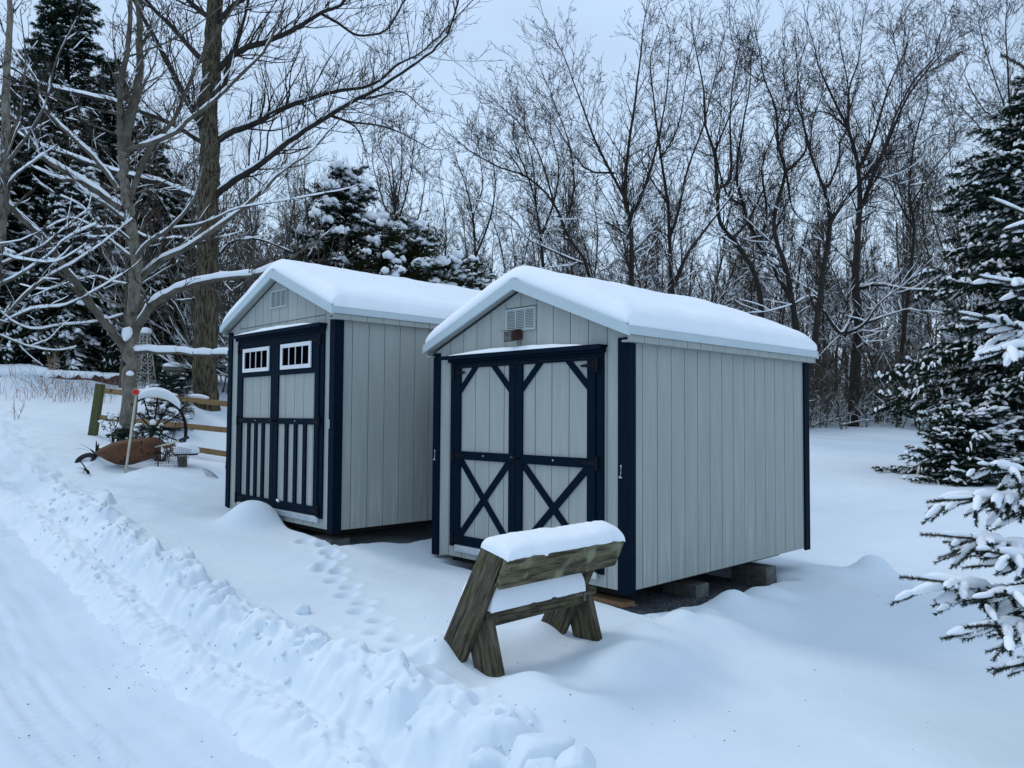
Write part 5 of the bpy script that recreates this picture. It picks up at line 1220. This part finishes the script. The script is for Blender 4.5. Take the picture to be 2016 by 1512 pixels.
for a_, b_ in (((203,769),(520,803)), ((196,822),(520,854)), ((300,872),(520,905))):
    wboard('rail', at(a_[0], a_[1], Yf+.02), at(b_[0], b_[1], Yf-.3), .095, .05, M['rail'], fence, fo)
fs_ = Tubes()
for a_, b_ in (((262,772),(350,782)), ((372,783),(412,788)), ((228,820),(262,822))):
    P = [tuple(at(a_[0]+(b_[0]-a_[0])*i/6, a_[1]+(b_[1]-a_[1])*i/6-4.5, Yf-.04)) for i in range(7)]
    fs_.add(P, [.012,.035,.045,.05,.045,.035,.012], 8)
fs_.build('rail_snow', M['snow'], fence, tuple(fo))
# iron wheel
Yw = 13.1; wc = at(302, 849, Yw); rw_ = PXM(69, Yw)
wheel = empty('iron_wheel', wc, -.15, label='large dark iron spoked wheel with snow on its rim before the timber fence', cat='wheel')
rim = MB(); n = 48
ringv = []
for i in range(n):
    a = 2*math.pi*i/n
    for (dr, dy) in ((-.012,-.03),(.012,-.03),(.012,.03),(-.012,.03)): ringv.append(((rw_+dr)*math.cos(a), dy, (rw_+dr)*math.sin(a)))
rim.add(ringv, [(i*4+j, i*4+(j+1) % 4, ((i+1) % n)*4+(j+1) % 4, ((i+1) % n)*4+j) for i in range(n) for j in range(4)])
rim.build('rim', M['dark'], wheel)
for i in range(14):
    a = 2*math.pi*i/14+.12; sp = MB(); sp.tube([(.05*math.cos(a), 0, .05*math.sin(a)), ((rw_-.01)*math.cos(a), 0, (rw_-.01)*math.sin(a))], .012, 6); sp.build('spoke', M['dark'], wheel)
hb = MB(); hb.tube([(0,-.09,0),(0,-.05,0),(0,.05,0),(0,.09,0)], [.035,.055,.055,.035], 14); hb.build('hub', M['dark'], wheel)
ws = Tubes(); P = []; rd = []
for i in range(13):
    a = R(38+ (128-38)*i/12); k = math.sin(math.pi*i/12)**.6; P.append(((rw_+.02+.045*k)*math.cos(a), 0, (rw_+.02+.045*k)*math.sin(a))); rd.append(.012+.075*k)
ws.add(P, rd, 10); ws.build('rim_snow', M['snow'], wheel)
# tipped wheelbarrow
Yb = 11.25; wb = at(250, 905, Yb); zb = gz(wb.x, wb.y)
wbr = empty('wheelbarrow', wb, 0, label='rust brown wheelbarrow tipped on its side and half buried in snow', cat='wheelbarrow')
outl = [(181,893),(195,882),(212,874),(232,868),(255,865),(280,863),(299,862),(307,866),(310,876),(310,892),(303,898),(290,903),(272,909),(255,914),(238,916),(222,914),(206,907),(192,899)]
c0 = at(252, 888, Yb); rings = []
N_ = 7
for k in range(N_):
    f = k/(N_-1); sc = math.cos(f*math.pi/2)**.55 if f < 1 else .02; dep = -.20*math.sin(f*math.pi/2)+.10
    rings.append([tuple(c0+(at(px, py, Yb)-c0)*(.25+.75*sc)*(1 if f < 1 else 1)+Vector((0, dep, 0))-wb) for px, py in outl])
vv = [v for r_ in rings for v in r_]; m_ = len(outl)
tb = MB(); tb.add(vv, [(k*m_+j, k*m_+(j+1) % m_, (k+1)*m_+(j+1) % m_, (k+1)*m_+j) for k in range(N_-1) for j in range(m_)]+[tuple(range((N_-1)*m_, N_*m_))])
# inner skin gives the sheet its thickness
tray = tb.build('tray', M['rust'], wbr, smooth=True); md = tray.modifiers.new('sheet', 'SOLIDIFY'); md.thickness = .008; md.offset = 1
rl = MB(); pr = [tuple(at(px, py, Yb)+Vector((0,.10,0))-wb) for px, py in outl]; rl.tube(pr+[pr[0]], .009, 7, cap=False); rl.build('tray_rim', M['rust'], wbr, smooth=True)
for a_, b_, c_ in (((306,880),(340,872),(370,861)), ((311,935),(345,934),(372,928))):
    hd = MB(); hd.tube([at(*a_, Yb)-wb, at(*b_, Yb-.05)-wb, at(*c_, Yb-.1)-wb], .013, 8)
    h_ = hd.build('handle', M['pole'] if a_[1] < 900 else M['rust'], wbr, smooth=True)
    g_ = MB(); A_ = at(*b_, Yb-.05)-wb; B_ = at(*c_, Yb-.1)-wb; g_.tube([A_+(B_-A_)*.45, B_+(B_-A_)*.02], .022, 10); g_.build('grip', M['rubber'], h_, smooth=True)
lg = MB(); lg.tube([at(309,868,Yb)+Vector((0,.02,0))-wb, at(311,900,Yb)-wb, at(311,937,Yb)-wb], .010, 7); lg.build('leg', M['rust'], wbr, smooth=True)
ty = MB(); cw_ = at(168, 908, Yb+.2)-wb; n = 24
for i in range(n+1): pass
ty.tube([cw_+Vector((.125*math.cos(2*math.pi*i/n), .10*math.sin(2*math.pi*i/n)*.3, .085*math.sin(2*math.pi*i/n)+.03*math.cos(2*math.pi*i/n))) for i in range(n+1)], .035, 8, cap=False)
ty.build('tyre', M['rubber'], wbr, smooth=True)
# reflector stake
Ys = 11.0; sp = at(246, 936, Ys); zs = gz(sp.x, sp.y)
stake = empty('reflector_stake', (sp.x, sp.y, zs), 0, label='thin leaning pale stake with a round red reflector, in front of the rusty wheelbarrow', cat='stake')
so_ = Vector((sp.x, sp.y, zs)); pm = MB(); pm.tube([at(245,945,Ys)-so_, at(257,860,Ys)-so_, at(268,776,Ys)-so_], [.017,.017,.014], 10); pm.build('pole', M['pole'], stake, smooth=True)
c_ = at(268, 772, Ys-.03)-so_; rr1 = MB(); rr1.disc(c_, (-.1,1,0), .050, .012, 28); rr1.build('reflector_rim', M['pole'], stake)
rr2 = MB(); rr2.disc(c_+Vector((0,-.009,0)), (-.1,1,0), .042, .010, 28); rr2.build('reflector', M['red'], stake)
# stool / bird table with snow cap
Yt_ = 11.9; tp_ = at(361, 932, Yt_-.5); zt_ = gz(tp_.x, tp_.y)
stl = empty('bird_table', (tp_.x, tp_.y, tp_.z-.03), 0, label='small round topped garden pedestal with a dome of snow beside the rusty wheelbarrow', cat='bird table'); so2 = Vector(stl.location); Yq = Yt_-.5
pd_ = MB(); a_ = at(361,936,Yq)-so2; b_ = at(358,898,Yq)-so2; pd_.tube([a_, b_], [.068,.072], 8); pd_.build('pedestal', M['concrete'], stl)
dd_ = MB(); dd_.tube([at(367,896,Yq)-so2, at(367,893,Yq)-so2], [.155,.175], 26); dd_.build('dish', M['dark'], stl)
dm = MB(); cc_ = at(367,892.5,Yq)-so2; dm.tube([cc_+Vector((0,0,z)) for z in (0,.03,.07,.11,.14,.158,.165)], [.172,.180,.172,.145,.105,.055,.005], 26); dm.build('snow_dome', M['snow'], stl, smooth=True)
# wire baskets
def wire(name, fn, nu, nv, label, r=.0028):
    c = np.array(fn(.5, 0)); T = Tubes()
    for i in range(nu+1): T.add([tuple(fn(i/nu, j/10)) for j in range(11)], [r]*11, 4)
    for j in range(nv+1): T.add([tuple(fn(i/10, j/nv)) for i in range(11)], [r]*11, 4)
    root = empty(name, tuple(c), 0, label=label, cat='wire basket', group='rusty wire mesh pieces'); T.build('mesh', M['wire'], root, tuple(c))
Yw2 = 11.15
def wf1(u, v): return tuple(at(300+62*u+9*v, 935-4*u-30*v-6*v*(1-u), Yw2+.15*v)+Vector((0,.06*math.sin(3*u),0)))
wire('wire_basket', wf1, 13, 8, 'slanting grid of rusty wire standing in snow right of the wheelbarrow')
def wf2(u, v): return tuple(at(322+52*u+6*v, 903-2*u-26*v+10*u*v, Yw2-.1)+Vector((0,.05*math.sin(4*u+v),0)))
wire('wire_basket', wf2, 10, 6, 'upper curved sheet of rusty wire in front of the snow capped bird table')
def wf3(u, v): return tuple(at(398+30*u+8*v-6*v*u, 923+2*u*u*8-0*v+ (22*v), Yw2-.4)+Vector((0,.05*math.sin(3*v),0)))
wire('wire_basket', wf3, 7, 6, 'bent scrap of wire mesh lying in the snow near the left shed')
# shrubs and blades
def leafy(name, px, py, Y, n, spread, lsz, mt, label, cat='shrub', snow=.4, h=.4, twmat='barkdark'):
    p = at(px, py, Y); g = gz(p.x, p.y); root = empty(name, (p.x, p.y, g), 0, label=label, cat=cat); rs = np.random.default_rng(int(px*7+py))
    T = Tubes(); Vl = []; SP = []; SR = []
    for i in range(n):
        a = rs.uniform(0, 6.28); r_ = rs.uniform(.1, 1)*spread; tip = np.array([r_*math.cos(a), r_*.6*math.sin(a), h*rs.uniform(.35, 1.1)])
        mid = tip*.5+np.array([0,0,h*.1]); T.add([(0,0,-.05), tuple(mid), tuple(tip)], [.007,.005,.003], 4)
        for j in range(7):
            q = mid+(tip-mid)*rs.uniform(.0, 1.1); d = rs.normal(size=3); d[2] -= .5; d /= np.linalg.norm(d); s_ = np.cross(d, rs.normal(size=3)); s_ /= np.linalg.norm(s_)
            l = lsz*rs.uniform(.6, 1.3); Vl.append([q, q+d*l*.5+s_*l*.22, q+d*l, q+d*l*.5-s_*l*.22])
        if rs.random() < snow: SP.append(tip+np.array([0,0,.01])); SR.append(rs.uniform(.02, .055))
    T.build('stems', M[twmat], root)
    Vl = np.array(Vl).reshape(-1, 3); mesh_obj('leaves', Vl, F4=np.arange(len(Vl)).reshape(-1, 4), mats=M[mt], parent=root, smooth=False)
    if SP:
        V, F4, F3 = lumps(np.array(SP), np.array(SR), rs); mesh_obj('snow', V, F4=F4, F3=F3, mats=M['snow'], parent=root)
    return root
leafy('leafy_shrub', 293, 888, 12.0, 34, .34, .07, 'leaf', 'dark leaved evergreen shrub with snow clots below the iron wheel', h=.42, snow=.75)
leafy('leafy_shrub', 318, 896, 11.75, 34, .45, .045, 'deadleaf', 'low shrub of small red brown leaves between wheelbarrow and iron wheel', h=.26, snow=.4)
leafy('leafy_shrub', 238, 895, 12.0, 20, .26, .09, 'leaf', 'green bushy sprigs at the foot of the grey tree', h=.28, snow=.3)
leafy('leafy_shrub', 222, 880, 12.4, 10, .30, .05, 'leaf', 'snow buried shrub left of the grey trunk', h=.45, snow=1.)
def blades(px, py, Y, n, L, m, label, spread=1.2, w=.018):
    p = at(px, py, Y); g = gz(p.x, p.y); root = empty('strap_leaf_plant', (p.x, p.y, g), 0, label=label, cat='plant'); rs = random.Random(px)
    for i in range(n):
        a = rs.uniform(0, 6.28); l = L*rs.uniform(.5, 1.1); lean = rs.uniform(.3, spread); mb = MB(); vs = []
        for j in range(6):
            t = j/5; r_ = l*lean*t*.7; z_ = l*(t-.6*t*t*lean*.9)*.8; ww = w*(1-t)**.6+.001; dx, dy = math.cos(a), math.sin(a)
            vs += [(r_*dx-ww*dy, r_*dy+ww*dx, z_), (r_*dx+ww*dy, r_*dy-ww*dx, z_)]
        mb.add(vs, [(2*j, 2*j+1, 2*j+3, 2*j+2) for j in range(5)]); b_ = mb.build('blade', m, root); sm = b_.modifiers.new('t', 'SOLIDIFY'); sm.thickness = .003
blades(190, 888, 11.5, 12, .50, M['needle3'], 'strap leaved plant with dark pointed blades left of the wheelbarrow')
blades(175, 925, 11.0, 4, .42, M['dark'], 'few dark flattened blades lying on the snow left of the wheelbarrow', 1.6)
def drystem(name, px, py, Y, h, seed, label, mt='twiglight', cat='plant', snow=.3, nst=3, lean=.15, nb=(6,4)):
    p = at(px, py, Y); g = gz(p.x, p.y); root = empty(name, (p.x, p.y, g), 0, label=label, cat=cat)
    T = Bare(seed, rmin=.0032, wob=.12, trop=.05, snow=snow, snowt=.012); rr = T.r
    for i in range(nst): T.grow((rr.gauss(0,.03), rr.gauss(0,.03), -.05), (rr.gauss(lean, .12), rr.gauss(0,.1), 1), h*rr.uniform(.75, 1.05), .0075, 0, nb, .32, (25,55))
    T.crown.build('stems', M[mt], root)
    if T.snow.ch: T.snow.build('snow', M['snow'], root)
drystem('dry_sapling', 338, 895, 11.7, 1.25, 5, 'thin dark upright sapling growing through the iron wheel', 'barkdark', snow=.25, nst=1, lean=.12, nb=(14,3))
drystem('dry_weed', 32, 808, 15, .55, 6, 'small dry weed standing alone in the snow at far left', 'twiglight', snow=.6, nst=2, nb=(8,2))
drystem('dry_shrub', 282, 775, 16.8, 1.3, 7, 'few thin bare stems sprouting right of the grey trunk', 'barkbrown', snow=.2, nst=6, nb=(4,2))
drystem('dry_shrub', 395, 770, 18, 1.6, 8, 'thin twiggy shrub behind the furrowed trunk', 'barkdark', snow=.6, nst=6, nb=(6,4))
# dry grasses
gr = MB(); rr = random.Random(5)
gt = Tubes()
for i in range(170):
    px = rr.gauss(125, 45) if i < 120 else rr.uniform(0, 230); py = rr.uniform(757, 776)-(px-60)*.0; Yg = rr.uniform(17.2, 19.3)
    p = at(px, 760, Yg); g = gz(p.x, p.y); h_ = rr.uniform(.15, .52); dx = rr.gauss(0, .55); dy = rr.gauss(0, .2)
    gt.add([(p.x, p.y, g-.02), (p.x+dx*h_*.4, p.y+dy*.2, g+h_*.6), (p.x+dx*h_*1.2+rr.gauss(0,.04), p.y+dy*.4, g+h_*.95)], [.005,.004,.003], 3)
gt.build('dry_grass', M['redgrass'], None, kind='stuff', label='reddish dry grass stems in the snow before the timber wall')
gt = Tubes()
for i in range(22):
    px = rr.gauss(108, 7); p = at(px, 740, 20.3); g = gz(p.x, p.y); h_ = rr.uniform(.4, .95)
    gt.add([(p.x, p.y, g-.02), (p.x+rr.gauss(0,.06), p.y, g+h_*.6), (p.x+rr.gauss(0,.13), p.y, g+h_)], [.006,.005,.004], 3)
gt.build('tawny_grass', M['grass'], None, kind='stuff', label='tuft of tawny ornamental grass poking above the timber wall')
# snow capped timber wall
Yl = 20.4
l0 = at(-40, 733, Yl+.6); l1 = at(248, 742, Yl-.6); wo = (l0+l1)/2; wroot = empty('timber_wall', (wo.x, wo.y, gz(wo.x, wo.y)), 0, label='long low wall of stacked red brown timbers under thick snow at far left', cat='wall'); wo = Vector(wroot.location)
for k in range(2): wboard('timber', at(-60, 739+7*k, Yl+.62-.02*k), at(246, 744+7*k, Yl-.58-.02*k), .12, .16, M['timberwall'], wroot, wo)
tw_ = Tubes(); rr = random.Random(8)
n_ = 40; P = []; rd = []
for i in range(n_):
    px = -60+306*i/(n_-1); top = np.interp(px, [-60,0,60,85,100,246], [716,717,716,722,727,735]); bot = np.interp(px, [-60,0,246], [744,745,746])+3*math.sin(i*1.3)+2*math.sin(i*2.9); Yq = Yl+.6-1.2*i/(n_-1)
    a_ = at(px, top, Yq); b_ = at(px, bot, Yq); r_ = (a_.z-b_.z)/2*rr.uniform(.95, 1.06); P.append((a_.x, a_.y, (a_.z+b_.z)/2)); rd.append(max(.03, r_))
tw_.add(P, rd, 12); tw_.build('wall_snow', M['snow'], wroot, tuple(wo))
for (px, py, r_) in ((10,768,.13),(38,748,.10),(72,751,.12),(-14,760,.15)):
    pass
# garden windmill tower
Yg = 18.4; gp = at(284, 742, Yg); go = Vector((gp.x, gp.y, gz(gp.x, gp.y))); gw = empty('garden_windmill', go, 0, label='small white lattice windmill tower ornament with snow on top, right of the grey trunk', cat='garden ornament')
hT = at(284, 655, Yg).z-go.z; mb = MB(); w0, w1 = .22, .07
def cn(f, i): w = w0+(w1-w0)*f; return Vector(((-w, w, w, -w)[i], (-w, -w, w, w)[i], hT*f))
for i in range(4): mb.tube([cn(0,i), cn(1,i)], .010, 5)
mb.build('tower_leg', M['whitemetal'], gw)
mb = MB()
for k in range(6):
    f0, f1 = k/6, (k+1)/6
    for i in range(4):
        j = (i+1) % 4; mb.tube([cn(f0,i), cn(f1,j)], .006, 4); mb.tube([cn(f0,j), cn(f1,i)], .006, 4); mb.tube([cn(f1,i), cn(f1,j)], .006, 4)
mb.build('lattice', M['whitemetal'], gw)
mb = MB(); mb.tube([(0,0,hT-.01),(0,0,hT+.04),(0,0,hT+.10),(0,0,hT+.13)], [.14,.16,.12,.02], 12); mb.build('top_snow', M['snow'], gw, smooth=True)
# stone pillar with snow cap
p = at(342, 745, 18.6); g = gz(p.x, p.y); pil = empty('stone_pillar', (p.x, p.y, g), .3, label='squat stone pillar with a flat snow cap left of the furrowed trunk', cat='pillar')
hp = at(342, 716, 18.6).z-g
mb = MB(); mb.box(-.16,.16,-.14,.14,-.1,hp*.75); mb.build('shaft', M['stone'], pil, bevel=.02)
mb = MB(); mb.box(-.24,.24,-.2,.2,hp*.75+.001,hp*.88); mb.build('cap', M['stone'], pil, bevel=.02)
mb = MB(); mb.tube([(0,0,hp*.88),(0,0,hp*.93),(0,0,hp),(0,0,hp+.03)], [.24,.26,.20,.04], 14); mb.build('cap_snow', M['snow'], pil, smooth=True)
# green tarp by the left shed
a_ = [at(451,838,9.75), at(443,922,9.75), at(453,937,9.75), at(462,930,9.9), at(462,838,9.9)]; to = a_[1].copy(); mb = MB()
f_ = [v-to for v in a_]; b_ = [v-to+Vector((.03,.25,0)) for v in a_]; n = 5
mb.add(f_+b_, [tuple(range(n)), tuple(range(n, 2*n))[::-1]]+[(i, n+i, n+(i+1) % n, (i+1) % n) for i in range(n)])
o = mb.build('green_tarp', M['tarp'], None, bevel=.01); o.location = to; tag(o, label='dark green tarpaulin edge sticking out behind the left shed', cat='tarpaulin')
# fallen logs at the foot of the wood
for i, (x0, y0, x1, y1, Yq, lab) in enumerate([(1655,862,1760,838,29.3,'thin fallen branch lying on snow before the wood, nearest the low spruce boughs'), (1600,856,1650,846,29.5,'short fallen stick beside the rear corner of the right shed')]):
    a_ = at(x0, y0, Yq); b_ = at(x1, y1, Yq+1); a_.z = gz(a_.x, a_.y)+.08; b_.z = gz(b_.x, b_.y)+.15; T = Bare(60+i, rmin=.01, wob=.25, trop=.02, snow=.7, snowt=.03)
    T.limb([tuple(a_), tuple((a_+b_)/2+Vector((0,0,.12))), tuple(b_)], .04, .015, 6, 4, snow=.7, snowt=.03, twigs=8, tl=.7, nb=(2,2)); r_ = empty('fallen_branch', tuple(a_), 0, label=lab, cat='branch'); T.crown.build('wood', M['barkbrown'], r_, tuple(a_))
    if T.snow.ch: T.snow.build('snow', M['snow'], r_, tuple(a_))

# ------------------------------------------------------------------ light
w = bpy.data.worlds.new('World'); scene.world = w; w.use_nodes = True
N = w.node_tree.nodes; L = w.node_tree.links; bg = N['Background']; bg.inputs['Strength'].default_value = .1
SUN_EL, SUN_AZ = R(48), R(-62)       # azimuth measured from straight ahead, to the left
sky = N.new('ShaderNodeTexSky'); sky.sky_type = 'NISHITA'; sky.sun_disc = False; sky.sun_elevation = SUN_EL; sky.sun_rotation = SUN_AZ
tc = N.new('ShaderNodeTexCoord'); sx = N.new('ShaderNodeSeparateXYZ'); L.new(tc.outputs['Generated'], sx.inputs[0])
rp = N.new('ShaderNodeValToRGB'); L.new(sx.outputs['Z'], rp.inputs[0])
cr = rp.color_ramp; cr.elements[0].position = 0.0; cr.elements[0].color = (.54,.69,.86,1); cr.elements[1].position = 1; cr.elements[1].color = (.60,.73,.91,1)
e_ = cr.elements.new(.22); e_.color = (.525,.69,.885,1)
e_ = cr.elements.new(.45); e_.color = (.48,.63,.845,1)
nz = N.new('ShaderNodeTexNoise'); nz.inputs['Scale'].default_value = 2.2; nz.inputs['Detail'].default_value = 4; nz.inputs['Roughness'].default_value = .5
mp = N.new('ShaderNodeMapping'); mp.inputs['Scale'].default_value = (1,1,2.5); L.new(tc.outputs['Generated'], mp.inputs[0]); L.new(mp.outputs[0], nz.inputs['Vector'])
mr = N.new('ShaderNodeMapRange'); mr.inputs[1].default_value = .3; mr.inputs[2].default_value = .7; mr.inputs[3].default_value = 8.9; mr.inputs[4].default_value = 11.2; L.new(nz.outputs[0], mr.inputs[0])
vm = N.new('ShaderNodeVectorMath'); vm.operation = 'SCALE'; L.new(rp.outputs[0], vm.inputs[0]); L.new(mr.outputs[0], vm.inputs['Scale'])
mx = N.new('ShaderNodeMix'); mx.data_type = 'RGBA'; mx.inputs[0].default_value = .92; L.new(sky.outputs[0], mx.inputs[6]); L.new(vm.outputs[0], mx.inputs[7])
L.new(mx.outputs[2], bg.inputs['Color'])
sd = bpy.data.lights.new('sun', 'SUN'); sd.energy = .7; sd.angle = R(14); sd.color = (1,.97,.92)
so = bpy.data.objects.new('sun', sd); COL.objects.link(so)
dirv = Vector((math.sin(SUN_AZ)*math.cos(SUN_EL), math.cos(SUN_AZ)*math.cos(SUN_EL), math.sin(SUN_EL)))
so.rotation_euler = dirv.to_track_quat('Z', 'Y').to_euler(); so.location = dirv*50
scene.view_settings.view_transform = 'Standard'; scene.view_settings.look = 'None'; scene.view_settings.exposure = .24; scene.view_settings.gamma = 1
scene.cycles.max_bounces = 5; scene.cycles.diffuse_bounces = 3; scene.cycles.glossy_bounces = 2
